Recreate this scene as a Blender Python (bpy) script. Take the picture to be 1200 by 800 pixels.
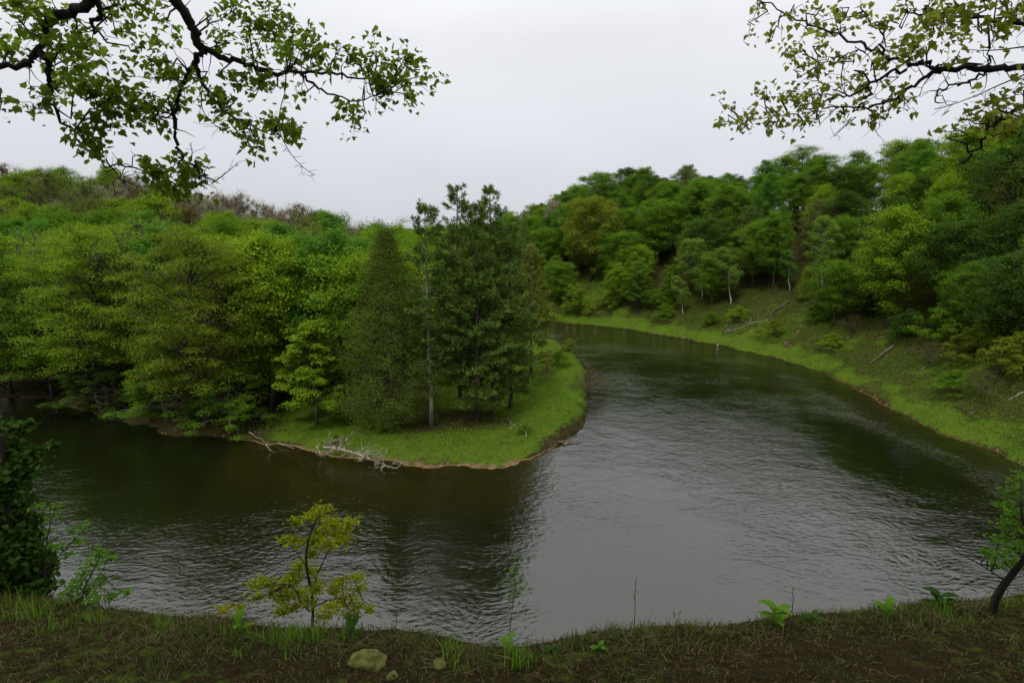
import bpy, math, random
import numpy as np
from math import radians as rad, pi, sin, cos
R_ = np.random.default_rng
for o in list(bpy.data.objects): bpy.data.objects.remove(o)
SC = bpy.context.scene
COL = SC.collection

# ------------------------------------------------------------------ camera, sky, sun, exposure
CAM_H, PITCH, FPX = 20.0, rad(10.6), 666.7
cd = bpy.data.cameras.new('camera'); cam = bpy.data.objects.new('camera', cd); COL.objects.link(cam)
cam.location = (0, 0, CAM_H); cam.rotation_euler = (rad(90) - PITCH, 0, 0)
cd.lens = 20.0; cd.sensor_width = 36.0; cd.clip_start = 0.05; cd.clip_end = 9000
SC.camera = cam
SUN_EL, SUN_AZ = rad(56), rad(205)          # azimuth clockwise from +Y (the view direction)
w = bpy.data.worlds.new('World'); SC.world = w; w.use_nodes = True
nt = w.node_tree; nt.nodes.clear()
def wn(t, **k):
    n = nt.nodes.new(t)
    for a, b in k.items(): setattr(n, a, b)
    return n
sky = wn('ShaderNodeTexSky', sky_type='NISHITA', sun_disc=False, sun_elevation=SUN_EL, sun_rotation=SUN_AZ, altitude=250, air_density=1.0, dust_density=4.0)
tc = wn('ShaderNodeTexCoord'); sep = wn('ShaderNodeSeparateXYZ'); nt.links.new(tc.outputs['Generated'], sep.inputs[0])
ramp = wn('ShaderNodeValToRGB'); nt.links.new(sep.outputs['Z'], ramp.inputs[0])
e = ramp.color_ramp.elements                 # overcast deck: darker at the horizon, brighter overhead
e[0].position = 0.0; e[0].color = (.66, .68, .735, 1); e[1].position = 1.0; e[1].color = (2.3, 2.28, 2.22, 1)
m = ramp.color_ramp.elements.new(.30); m.color = (.86, .865, .895, 1)
cl = wn('ShaderNodeTexNoise'); cl.inputs['Scale'].default_value = 1.6; cl.inputs['Detail'].default_value = 4
mp = wn('ShaderNodeMapping'); mp.inputs['Scale'].default_value = (1, 1, 2.6); nt.links.new(tc.outputs['Generated'], mp.inputs[0]); nt.links.new(mp.outputs[0], cl.inputs[0])
mr = wn('ShaderNodeMapRange'); mr.inputs[1].default_value = .3; mr.inputs[2].default_value = .7; mr.inputs[3].default_value = .93; mr.inputs[4].default_value = 1.07
nt.links.new(cl.outputs[0], mr.inputs[0])
dk = wn('ShaderNodeVectorMath', operation='MULTIPLY'); nt.links.new(ramp.outputs[0], dk.inputs[0]); nt.links.new(mr.outputs[0], dk.inputs[1])
sc10 = wn('ShaderNodeVectorMath', operation='SCALE'); sc10.inputs['Scale'].default_value = 6.9; nt.links.new(dk.outputs[0], sc10.inputs[0])
mx = wn('ShaderNodeMix', data_type='RGBA'); mx.inputs[0].default_value = .93
nt.links.new(sky.outputs[0], mx.inputs[6]); nt.links.new(sc10.outputs[0], mx.inputs[7])
bg = wn('ShaderNodeBackground'); bg.inputs[1].default_value = .1; out = wn('ShaderNodeOutputWorld')
nt.links.new(mx.outputs[2], bg.inputs[0]); nt.links.new(bg.outputs[0], out.inputs[0])
ld = bpy.data.lights.new('sun', 'SUN'); ld.energy = 1.5; ld.angle = rad(10); ld.color = (1, .97, .9)
sun = bpy.data.objects.new('sun', ld); COL.objects.link(sun)
sun.rotation_euler = (rad(90) - SUN_EL, 0, pi - SUN_AZ) ; sun.location = (0, -20, 80)
SC.view_settings.view_transform = 'Standard'; SC.view_settings.look = 'None'
SC.view_settings.exposure = 0.52; SC.view_settings.gamma = 1.0; SC.view_settings.use_curve_mapping = False
cy = SC.cycles
cy.max_bounces = 6; cy.diffuse_bounces = 3; cy.glossy_bounces = 3; cy.transmission_bounces = 3; cy.transparent_max_bounces = 6
cy.use_denoising = True; cy.caustics_reflective = False; cy.caustics_refractive = False; cy.sample_clamp_indirect = 4

# ------------------------------------------------------------------ helpers
def pxdir(px, py):
    u, v = (px - 600) / FPX, (400 - py) / FPX
    return np.array([u, cos(PITCH) + v * sin(PITCH), -sin(PITCH) + v * cos(PITCH)])
def pxat(px, py, Y):                          # point of the place at forward distance Y
    d = pxdir(px, py); return np.array([0, 0, CAM_H]) + d * (Y / d[1])
def pxw(px, py, z=0.0):
    d = pxdir(px, py); return np.array([0, 0, CAM_H]) + d * ((z - CAM_H) / d[2])
def proj(p):
    x, y, z = p[0], p[1], p[2] - CAM_H
    f = y * cos(PITCH) - z * sin(PITCH); u = y * sin(PITCH) + z * cos(PITCH)
    return 600 + FPX * x / f, 400 - FPX * u / f
def sst(a, b, x):
    t = np.clip((x - a) / (b - a), 0, 1); return t * t * (3 - 2 * t)
def hashn(ix, iy, s):
    h = (ix.astype(np.int64) * 374761393 + iy.astype(np.int64) * 668265263 + s * 982451653) & 0x7fffffff
    h = ((h ^ (h >> 13)) * 1274126177) & 0x7fffffff
    return ((h ^ (h >> 16)) & 0xffff) / 65535.0
def vnoise(x, y, sc, s=0, oct=3):
    x = np.asarray(x, float) / sc; y = np.asarray(y, float) / sc; r = 0; a = 1; tot = 0
    for k in range(oct):
        ix, iy = np.floor(x), np.floor(y); fx, fy = x - ix, y - iy
        fx = fx * fx * (3 - 2 * fx); fy = fy * fy * (3 - 2 * fy)
        v = (hashn(ix, iy, s + k) * (1 - fx) + hashn(ix + 1, iy, s + k) * fx) * (1 - fy) + (hashn(ix, iy + 1, s + k) * (1 - fx) + hashn(ix + 1, iy + 1, s + k) * fx) * fy
        r = r + a * v; tot += a; a *= .5; x = x * 2 + 7.3; y = y * 2 + 3.1
    return r / tot * 2 - 1                    # -1..1

class Geo:
    def __init__(s): s.v = []; s.f = []; s.n = 0
    def add(s, v, f):                         # v (n,3); f (m,k) indices
        v = np.asarray(v, float).reshape(-1, 3)
        s.v.append(v); s.f.append(np.asarray(f, np.int64) + s.n); s.n += len(v); return s
    def tubes(s, P, R, sides=5):              # P (M,K,3), R (M,K)
        P = np.asarray(P, float); R = np.asarray(R, float)
        if P.ndim == 2: P = P[None]; R = R[None]
        M, K, _ = P.shape
        T = np.gradient(P, axis=1); T /= np.linalg.norm(T, axis=2, keepdims=True) + 1e-9
        ref = np.where(np.abs(T[..., 2:3]) > .9, np.array([1., 0, 0]), np.array([0, 0, 1.]))
        A = np.cross(T, ref); A /= np.linalg.norm(A, axis=2, keepdims=True) + 1e-9
        B = np.cross(T, A)
        th = np.arange(sides) * 2 * pi / sides
        V = P[:, :, None] + R[:, :, None, None] * (A[:, :, None] * np.cos(th)[:, None] + B[:, :, None] * np.sin(th)[:, None])
        i = np.arange(M)[:, None, None] * K * sides + np.arange(K - 1)[None, :, None] * sides + np.arange(sides)[None, None]
        j = np.arange(M)[:, None, None] * K * sides + np.arange(K - 1)[None, :, None] * sides + ((np.arange(sides) + 1) % sides)[None, None]
        F = np.stack([i, i + sides, j + sides, j], -1).reshape(-1, 4)
        base = s.n; s.add(V.reshape(-1, 3), F)
        m0 = np.arange(M) * K * sides
        s.f.append(base + m0[:, None] + np.arange(sides)[None]); s.f.append(base + m0[:, None] + (K - 1) * sides + np.arange(sides)[::-1][None])
        return s
    def quads(s, c, a, b, fold=None):         # leaf-shaped rhombs: centres, half long axis, half short axis
        n = len(c)
        up = 0 if fold is None else fold
        V = np.stack([c - a, c + b - a * .15 + up, c + a, c - b - a * .15 + up], 1)
        return s.add(V.reshape(-1, 3), np.arange(n * 4).reshape(n, 4))
    def build(s, name, mat, parent=None, smooth=False):
        me = bpy.data.meshes.new(name)
        V = np.concatenate(s.v); k = [f.shape[1] for f in s.f for _ in range(1)]
        loops = np.concatenate([f.ravel() for f in s.f]); tot = np.concatenate([np.full(len(f), f.shape[1]) for f in s.f])
        me.vertices.add(len(V)); me.vertices.foreach_set('co', V.astype(np.float32).ravel())
        me.loops.add(len(loops)); me.loops.foreach_set('vertex_index', loops.astype(np.int32))
        me.polygons.add(len(tot)); me.polygons.foreach_set('loop_start', (np.cumsum(tot) - tot).astype(np.int32)); me.polygons.foreach_set('loop_total', tot.astype(np.int32))
        if smooth: me.polygons.foreach_set('use_smooth', np.ones(len(tot), bool))
        me.update(calc_edges=True); me.validate()
        me.materials.append(mat)
        o = bpy.data.objects.new(name, me); COL.objects.link(o)
        if parent is not None: o.parent = parent
        return o
def unit(v): return v / (np.linalg.norm(v, axis=-1, keepdims=True) + 1e-9)
def leaves(g, c, n, size, rng, ratio=.55, axis=None, fold=.12):
    N = len(c); n = unit(n); size = np.broadcast_to(np.asarray(size, float), (N,))[:, None]
    t = rng.normal(size=(N, 3)) if axis is None else axis + rng.normal(size=(N, 3)) * .3
    a = unit(t - n * (t * n).sum(1, keepdims=True)); b = np.cross(n, a)
    g.quads(c, a * size * .5, b * size * .5 * ratio, n * size * fold)
def tag(o, label, cat, group=None, kind=None):
    if label: o['label'] = label
    if cat: o['category'] = cat
    if group: o['group'] = group
    if kind: o['kind'] = kind
    return o
def empty(name, loc, rz=0, sc=1):
    o = bpy.data.objects.new(name, None); COL.objects.link(o); o.location = loc; o.rotation_euler = (0, 0, rz); o.scale = (sc, sc, sc)
    o.empty_display_size = .3; return o
def copy_tree(root, loc, rz, sc, crown_mat=None, szz=1):
    c = root.copy(); COL.objects.link(c); c.location = loc; c.rotation_euler = (0, 0, rz); c.scale = (sc, sc, sc * szz)
    for ch in root.children:
        d = ch.copy(); COL.objects.link(d); d.parent = c
        if d.name.startswith('crown'):
            d.material_slots[0].link = 'OBJECT' if crown_mat else 'DATA'
            if crown_mat: d.material_slots[0].material = crown_mat
    return c

# ------------------------------------------------------------------ materials
def mat(name):
    m = bpy.data.materials.new(name); m.use_nodes = True; t = m.node_tree; t.nodes.clear()
    def N(ty, ins=None, **k):
        n = t.nodes.new(ty)
        for a, b in k.items(): setattr(n, a, b)
        for a, b in (ins or {}).items():
            if hasattr(b, 'is_linked') or hasattr(b, 'links'): t.links.new(b, n.inputs[a])
            else: n.inputs[a].default_value = b
        return n
    def out(sh): o = N('ShaderNodeOutputMaterial'); t.links.new(sh, o.inputs[0])
    return m, N, out
def leafmat(name, col, col2, var=.25, trans=.38, nsc=.5, gloss=.004):
    m, N, out = mat(name)
    oi = N('ShaderNodeObjectInfo'); ge = N('ShaderNodeNewGeometry'); tc = N('ShaderNodeTexCoord')
    nz = N('ShaderNodeTexNoise', {'Vector': tc.outputs['Object'], 'Scale': nsc, 'Detail': 2.0})
    s1 = N('ShaderNodeMapRange', {0: nz.outputs[0], 1: .35, 2: .68, 3: 0., 4: 1.})
    ad = N('ShaderNodeMath', {0: s1.outputs[0], 1: ge.outputs['Random Per Island']}, operation='ADD')
    ad2 = N('ShaderNodeMath', {0: ad.outputs[0], 1: oi.outputs['Random']}, operation='ADD')
    fr = N('ShaderNodeMath', {0: ad2.outputs[0], 1: .333}, operation='MULTIPLY')
    mc = N('ShaderNodeMix', {0: fr.outputs[0], 6: (*col, 1), 7: (*col2, 1)}, data_type='RGBA')
    vv = N('ShaderNodeMapRange', {0: ge.outputs['Random Per Island'], 1: 0., 2: 1., 3: 1.12 - var * .6, 4: 1.12 + var * .6})
    hs = N('ShaderNodeHueSaturation', {'Value': vv.outputs[0], 'Color': mc.outputs[2], 'Saturation': 1.0})
    d = N('ShaderNodeBsdfDiffuse', {0: hs.outputs[0]}); tr = N('ShaderNodeBsdfTranslucent', {0: hs.outputs[0]})
    mx = N('ShaderNodeMixShader', {0: trans, 1: d.outputs[0], 2: tr.outputs[0]})
    gl = N('ShaderNodeBsdfGlossy', {0: (.8, .85, .9, 1), 1: .6})
    m2 = N('ShaderNodeMixShader', {0: gloss, 1: mx.outputs[0], 2: gl.outputs[0]})
    out(m2.outputs[0]); return m
def barkmat(name, c1, c2, sc=3., stretch=(1, 1, .25), rough=.9):
    m, N, out = mat(name); tc = N('ShaderNodeTexCoord'); mp = N('ShaderNodeMapping', {0: tc.outputs['Object'], 'Scale': stretch})
    nz = N('ShaderNodeTexNoise', {'Vector': mp.outputs[0], 'Scale': sc, 'Detail': 5.0})
    s1 = N('ShaderNodeMapRange', {0: nz.outputs[0], 1: .38, 2: .62})
    mc = N('ShaderNodeMix', {0: s1.outputs[0], 6: (*c1, 1), 7: (*c2, 1)}, data_type='RGBA')
    bp = N('ShaderNodeBump', {'Height': nz.outputs[0], 'Strength': .5, 'Distance': .03})
    b = N('ShaderNodeBsdfPrincipled', {'Base Color': mc.outputs[2], 'Roughness': rough, 'Normal': bp.outputs[0], 'Specular IOR Level': .2}); out(b.outputs[0]); return m
LM = {
 'beech': leafmat('leaf_beech', (.075, .125, .009), (.15, .185, .014)),
 'bright': leafmat('leaf_bright_green', (.10, .20, .010), (.17, .25, .012)),
 'mid': leafmat('leaf_mid_green', (.065, .145, .009), (.105, .185, .011)),
 'fresh': leafmat('leaf_fresh_green', (.055, .15, .014), (.085, .19, .016)),
 'dark': leafmat('leaf_dark_green', (.030, .070, .008), (.055, .10, .010)),
 'yellow': leafmat('leaf_yellow_green', (.095, .18, .010), (.15, .225, .013)),
 'olive': leafmat('leaf_olive', (.095, .14, .011), (.14, .165, .014)),
 'rust': leafmat('leaf_rust', (.11, .085, .014), (.145, .115, .018)),
 'grey': leafmat('leaf_grey_bud', (.16, .145, .065), (.20, .185, .07), trans=.2),
 'birch': leafmat('leaf_birch', (.10, .18, .022), (.14, .215, .026)),
 'pine': leafmat('needle_pine', (.056, .105, .018), (.105, .15, .024), trans=.2, gloss=.003),
 'pinelight': leafmat('needle_light_pine', (.085, .125, .018), (.14, .155, .02), trans=.25),
 'cedar': leafmat('needle_cedar', (.045, .078, .010), (.080, .108, .013), trans=.2),
 'near': leafmat('leaf_near_maple', (.10, .18, .012), (.18, .25, .016), trans=.66, nsc=1.2),
 'nearlight': leafmat('leaf_near_light', (.14, .19, .014), (.23, .25, .03), trans=.66, nsc=1.2),
 'sapling': leafmat('leaf_sapling', (.15, .26, .010), (.38, .32, .014), trans=.45, nsc=3.5),
 'neargreen': leafmat('leaf_near_green', (.08, .20, .016), (.14, .26, .02), trans=.45, nsc=3),
 'deepgreen': leafmat('leaf_deep_green', (.022, .055, .008), (.04, .085, .01), trans=.3, nsc=3),  # very dark green leaves of the edge shrub and some weeds
 'grass': leafmat('grass_blade', (.045, .11, .009), (.13, .19, .013), trans=.35, nsc=.25, gloss=.003),
 'neargrass': leafmat('grass_near', (.035, .075, .008), (.10, .11, .02), trans=.35, nsc=1.5, gloss=.004),
 'straw': leafmat('dry_grass', (.10, .075, .035), (.19, .15, .075), trans=.2, nsc=1.5, gloss=.01),
 'litter': leafmat('dead_leaf', (.035, .020, .010), (.10, .058, .028), trans=.1, nsc=3, gloss=.004),
 'under': leafmat('undergrowth_leaf', (.04, .09, .010), (.085, .135, .014), trans=.3, nsc=.4),
}
BK = {'twig': barkmat('bark_bare_twig', (.13, .11, .075), (.24, .21, .15)), 'brown': barkmat('bark_brown', (.035, .028, .02), (.09, .075, .055)), 'grey': barkmat('bark_grey', (.10, .09, .075), (.2, .18, .15)),
      'dark': barkmat('bark_dark', (.014, .011, .009), (.035, .028, .022), 14), 'birch': barkmat('bark_birch', (.09, .08, .07), (.62, .6, .55), 2.2, (1, 1, 3)),
      'drift': barkmat('dead_wood', (.14, .12, .095), (.30, .265, .22), 6), 'rotten': barkmat('rotten_wood', (.05, .036, .02), (.13, .10, .06), 4)}

# ------------------------------------------------------------------ terrain
inner_px = [(0,465),(60,470),(130,490),(200,510),(260,512),(300,515),(340,525),(370,531),(430,541),(480,544),(540,546),(600,546),(640,533),(670,511),(684,485),(690,460),(687,435),(665,410),(640,400),(620,392)]
INNER = [tuple(pxw(*p)[:2]) for p in inner_px] + [(-8, 124), (-40, 150), (-90, 185), (-160, 215), (-260, 230), (-420, 235)]
INNER = [(-420, 120), (-200, 92), (-110, 76)] + INNER
outer_px = [(640,377),(720,383),(790,395),(840,404),(900,417),(960,435),(1010,458),(1060,488),(1120,512),(1185,537)]
OUTER = [(-420, 275), (-260, 268), (-150, 250), (-80, 215), (-40, 175), (-10, 144)] + [tuple(pxw(*p)[:2]) for p in outer_px] + \
        [(46.3, 42), (42, 36.5), (36, 32.3), (29.4, 28.6), (22, 24.5), (10, 21), (-10, 19), (-40, 20), (-80, 30), (-120, 40), (-200, 52), (-420, 70)]
def chaikin(p, it=2):
    p = np.array(p)
    for _ in range(it):
        a, b = p[:-1], p[1:]
        q = np.empty((2 * len(a), 2)); q[0::2] = .75 * a + .25 * b; q[1::2] = .25 * a + .75 * b
        p = np.vstack([p[:1], q, p[-1:]])
    return p
INS, OUS = chaikin(INNER, 1), chaikin(OUTER, 2)
RIVER = np.vstack([INS, OUS]); INLAND = INS
def inpoly(x, y, P):
    r = np.zeros(x.shape, bool); n = len(P)
    for i in range(n):
        x1, y1 = P[i]; x2, y2 = P[(i + 1) % n]
        if y1 == y2: continue
        c = ((y1 > y) != (y2 > y)) & (x < (x2 - x1) * (y - y1) / (y2 - y1) + x1); r ^= c
    return r
def dline(x, y, P):
    d = np.full(x.shape, 1e9)
    for i in range(len(P) - 1):
        ax, ay = P[i]; bx, by = P[i + 1]; dx, dy = bx - ax, by - ay
        t = np.clip(((x - ax) * dx + (y - ay) * dy) / (dx * dx + dy * dy), 0, 1)
        d = np.minimum(d, (x - ax - t * dx) ** 2 + (y - ay - t * dy) ** 2)
    return np.sqrt(d)
def edge_y(x): return 3.08 + np.where(x > -.3, .12, .16) * np.minimum(np.abs(x + .3), 8) ** 1.3 + .16 * vnoise(x, x * 0, .8, 5)
def terrain(x, y):
    x = np.asarray(x, float); y = np.asarray(y, float)
    jx = x + 1.1 * vnoise(x, y, 3.4, 11) + .35 * vnoise(x, y, 1.1, 12); jy = y + 1.1 * vnoise(x, y, 3.4, 17) + .35 * vnoise(x, y, 1.1, 18)
    di, do = dline(jx, jy, INS), dline(jx, jy, OUS)
    # the river lies between the two banks: north-west of OUS tail is land outside
    inr = inpoly(jx, jy, RIVER); inl = (~inr) & inpoly(jx, jy, np.vstack([INS, [(-420, 120)]]))
    inner = inl
    r = np.hypot(x, y)
    rough = vnoise(x, y, 9, 21) * .5
    # inner land: cut bank then meadow, rising to a wooded ridge on the left
    cut = .45 + .5 * sst(-2, 4, x) * sst(44, 52, y)          # higher cut bank on the tip
    hi = cut * sst(.0, .9 + .5 * (1 - sst(-2, 4, x)) * 2, di) + .035 * np.minimum(di, 20) + .12 * vnoise(x, y, 2.2, 3)
    hi += 17.5 * np.exp(-(((x + 108) / 56) ** 2 + ((y - 140) / 32) ** 2)) * sst(4, 40, di)
    hi += 5.0 * np.exp(-(((x + 45) / 40) ** 2 + ((y - 120) / 22) ** 2)) * sst(4, 30, di)
    # outer land: steep slope up to the plateau at ~19
    nearw = sst(46, 20, np.hypot((x + 4) / 1.5, y - 6))
    k = .62 + .5 * nearw
    prof = .25 * sst(0, .8, do) + .42 * np.minimum(do, 5) * (1 + nearw) + k * np.clip(do - 5, 0, 60)
    top = 18.8 + (5.5 * sst(22, 50, y) + 4.5 * sst(105, 62, y) * sst(30, 55, y)) * sst(5, 30, x) + .7 * vnoise(x, y, 30, 41) + .02 * do - 13.5 * sst(55, -45, x) * sst(118, 170, y)
    s_ = 3.0
    ho = -s_ * np.log(np.exp(-np.minimum(prof, 80) / s_) + np.exp(-top / s_))
    ho = ho + (.55 * rough + .25 * vnoise(x, y, 3.5, 61)) * sst(1, 7, do)
    # the ledge the camera stands on
    ey = edge_y(x); ledge = 18.4 - .3 * np.clip(y, -2, 30) + .05 * vnoise(x, y, .7, 71) + .02 * vnoise(x, y, .15, 72, 2)
    drop = np.clip(y - ey, 0, 40); led2 = 18.4 - .3 * ey - .4 * np.minimum(drop, .25) - 1.12 * np.maximum(drop - .25, 0) + .15 * vnoise(x, y, 1.1, 73) * sst(0, 1, drop)
    led = np.where(y < ey, ledge, led2)
    wl = sst(13, 7, np.hypot(x, y - 2) + 0 * x) if True else 0
    wl = sst(16, 9, np.abs(x)) * sst(13, 8, y) * sst(-18, -8, y)
    ho = ho * (1 - wl) + np.maximum(led, .3) * wl
    ds = np.minimum(di, do)
    bed = -np.minimum(.10 * ds ** .9 + .05 * ds + .06 * sst(0, .5, ds), 2.3) * np.where(di < do, .5, .85)
    shelf = sst(-32, -24, x) * sst(7, 0, x) * sst(60, 52, y) * sst(34, 40, y) * (di < do) * sst(9, 3, di + 1.5 * vnoise(x, y, 4, 55))
    bed = bed * (1 - .62 * shelf) - .02
    z = np.where(inr, bed, np.where(inner, hi, ho))
    far = sst(170, 330, r) * (~inr) * (1.5 + 4 * vnoise(x, y, 120, 81))
    z = z + far
    return z, np.where(inr, -ds, ds), inner, inr
def tz(x, y): return float(terrain(np.array([x]), np.array([y]))[0][0])
def at(px, py, lo=2.0):                       # where the line of sight of a pixel of the 1200x800 photograph meets the ground
    d = pxdir(px, py); t = np.concatenate([np.arange(lo, 12, .03), np.arange(12, 420, .25)])
    P = np.array([0, 0, CAM_H]) + d * t[:, None]
    z = terrain(P[:, 0], P[:, 1])[0]; z = np.maximum(z, 0)
    i = np.argmax(P[:, 2] <= z); p = P[i]; return np.array([p[0], p[1], z[i]])

rr = np.concatenate([np.arange(.3, 6, .07), np.arange(6, 30, .3), np.arange(30, 140, .42), np.arange(140, 270, 1.4), np.geomspace(270, 4500, 45)])
th = np.concatenate([np.arange(-66, 66, .24), np.arange(66, 294, 4)]) * pi / 180
RR, TH = np.meshgrid(rr, th, indexing='ij'); X, Y = RR * np.sin(TH), RR * np.cos(TH)
Z, SD, INN, INR = terrain(X.ravel(), Y.ravel())
g = Geo(); nr, na = len(rr), len(th)
i = np.arange(nr - 1)[:, None] * na + np.arange(na)[None]; j = np.arange(nr - 1)[:, None] * na + ((np.arange(na) + 1) % na)[None]
g.add(np.stack([X.ravel(), Y.ravel(), Z], 1), np.stack([i, i + na, j + na, j], -1).reshape(-1, 4))
z0 = tz(0, 0); g.add([[0, 0, z0]], np.zeros((0, 4), int))
c0 = nr * na; g.f.append(np.stack([np.full(na, c0), np.arange(na), (np.arange(na) + 1) % na], 1))
xx, yy = np.append(X.ravel(), 0), np.append(Y.ravel(), 0); SDx = np.append(SD, 17); INx = np.append(INN, False); IRx = np.append(INR, False)
def cover(x, y, sd, inn, inr):
    nz = vnoise(x, y, 5, 91); n2 = vnoise(x, y, 1.6, 95)
    meadow = inn * np.clip(.86 + .5 * vnoise(x, y, 3.0, 97) + .35 * vnoise(x, y, 9, 98), .25, 1) * sst(-30, -19, x + 3 * nz) * sst(.05, .5, sd + .35 * n2)
    pines = np.exp(-(((x + 6.5) / 7) ** 2 + ((y - 57.5) / 4) ** 2)) * inn     # needle litter under the pines
    meadow = meadow * (1 - .75 * np.clip(pines * 1.5 + .3 * nz * (pines > .15), 0, 1))
    band = (~inn) * (~inr) * sst(.0, .3, sd + .15 * n2) * sst(26, 12, sd + 5 * nz + 3.5 * n2) * sst(26, 34, np.hypot(x, y) + 2 * nz)
    near = (np.hypot(x, y) < 30) * (~inn) * (~inr) * np.clip(.38 + .55 * nz + .3 * n2, 0, .8)
    grass = np.clip(np.maximum(np.maximum(meadow, band * np.clip(.42 + .55 * n2 + .75 * vnoise(x, y, 11, 99) + .5 * sst(5, 1, sd), .42, 1)), near), 0, 1)
    shore = np.where(inn, np.where((y < 52) & (x > -26) & (x < 1), .9, .02) * np.clip(.6 + 1.0 * nz, .1, 1.3), .02)
    sand = sst(shore, shore * .4, sd + .25 * n2) * (~inr)
    scar = (~inn) * (~inr) * sst(.46, .62, vnoise(x, y, 2.6, 131, 3)) * sst(2, 4, sd) * sst(15, 9, sd) * (y > 34)
    sand = np.maximum(sand, .62 * scar)
    cutb = inn * sst(0, 4, x) * sst(67, 61, y) * sst(1.0, .45, sd + .7 * n2) * np.clip(.7 + 1.1 * vnoise(x, y, 1.3, 77), 0, 1)      # bare earth of the undercut point
    sand = np.where(inn & (x > 1), .42 * cutb, sand); grass = grass * (1 - .9 * cutb)
    grass = grass * (1 - scar)
    return grass, sand
gr, sa = cover(xx, yy, SDx, INx, IRx)

m, N, out = mat('ground'); tc = N('ShaderNodeTexCoord'); at_ = N('ShaderNodeAttribute', attribute_name='cover'); sp = N('ShaderNodeSeparateColor', {0: at_.outputs['Color']})
n1 = N('ShaderNodeTexNoise', {'Vector': tc.outputs['Object'], 'Scale': .7, 'Detail': 6.0}); n2 = N('ShaderNodeTexNoise', {'Vector': tc.outputs['Object'], 'Scale': 9., 'Detail': 6.0})
n3 = N('ShaderNodeTexNoise', {'Vector': tc.outputs['Object'], 'Scale': 60., 'Detail': 3.0})
def ramp2(N, fac, a, b, lo=.3, hi=.7):
    s = N('ShaderNodeMapRange', {0: fac, 1: lo, 2: hi}); return N('ShaderNodeMix', {0: s.outputs[0], 6: (*a, 1), 7: (*b, 1)}, data_type='RGBA').outputs[2]
gcol = ramp2(N, n1.outputs[0], (.035, .085, .008), (.09, .13, .012)); gcol2 = ramp2(N, n2.outputs[0], (.024, .045, .007), (.075, .115, .011))
gmix = N('ShaderNodeMix', {0: .6, 6: gcol, 7: gcol2}, data_type='RGBA').outputs[2]
lit = ramp2(N, n2.outputs[0], (.012, .011, .005), (.040, .033, .014)); lit2 = ramp2(N, n3.outputs[0], (.014, .012, .006), (.05, .038, .018)); lmix = N('ShaderNodeMix', {0: .5, 6: lit, 7: lit2}, data_type='RGBA').outputs[2]
sand = ramp2(N, n2.outputs[0], (.07, .048, .026), (.17, .12, .07))
gn = N('ShaderNodeMath', {0: n2.outputs[0], 1: -.5}, operation='ADD'); gn2 = N('ShaderNodeMath', {0: gn.outputs[0], 1: 1.3, 2: sp.outputs[0]}, operation='MULTIPLY_ADD'); gf = N('ShaderNodeMapRange', {0: gn2.outputs[0], 1: .35, 2: .65})
c1 = N('ShaderNodeMix', {0: gf.outputs[0], 6: lmix, 7: gmix}, data_type='RGBA').outputs[2]
sn = N('ShaderNodeMath', {0: gn.outputs[0], 1: .9, 2: sp.outputs[1]}, operation='MULTIPLY_ADD'); sf = N('ShaderNodeMapRange', {0: sn.outputs[0], 1: .35, 2: .65})
c2 = N('ShaderNodeMix', {0: sf.outputs[0], 6: c1, 7: sand}, data_type='RGBA').outputs[2]
# river bed: bare sand in the shallows, channel colour darkened for light lost at depth
bedn = ramp2(N, n1.outputs[0], (.010, .016, .005), (.022, .027, .008)); bsand = ramp2(N, n1.outputs[0], (.14, .082, .032), (.22, .135, .056))
bf = N('ShaderNodeMath', {0: n1.outputs[0], 1: .3, 2: sp.outputs[2]}, operation='MULTIPLY_ADD'); bf2 = N('ShaderNodeMapRange', {0: bf.outputs[0], 1: .30, 2: .95})
bed = N('ShaderNodeMix', {0: bf2.outputs[0], 6: bsand, 7: bedn}, data_type='RGBA').outputs[2]
pz = N('ShaderNodeSeparateXYZ', {0: tc.outputs['Object']}); iw = N('ShaderNodeMath', {0: pz.outputs[2], 1: .03}, operation='LESS_THAN')
c3 = N('ShaderNodeMix', {0: iw.outputs[0], 6: c2, 7: bed}, data_type='RGBA').outputs[2]
hh = N('ShaderNodeMath', {0: n2.outputs[0], 1: n3.outputs[0]}, operation='ADD')
bp = N('ShaderNodeBump', {'Height': hh.outputs[0], 'Strength': .7, 'Distance': .06})
pb = N('ShaderNodeBsdfPrincipled', {'Base Color': c3, 'Roughness': 1.0, 'Specular IOR Level': 0.0, 'Normal': bp.outputs[0]}); out(pb.outputs[0]); GM = m
ground = g.build('ground', GM, smooth=True); ground['kind'] = 'structure'
ca = ground.data.color_attributes.new('cover', 'FLOAT_COLOR', 'POINT')
sandy = np.maximum(sst(-30, -24, xx) * sst(8, 0, xx) * sst(60, 52, yy) * sst(34, 40, yy), sst(30, 40, xx) * sst(90, 76, yy) * sst(36, 44, yy) * .6)
dep = np.clip(-np.append(Z, 0) / 1.1 * IRx + .95 * (1 - sandy), .002, 1)
ca.data.foreach_set('color', np.stack([gr, sa, dep, np.ones_like(gr)], 1).astype(np.float32).ravel())

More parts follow.
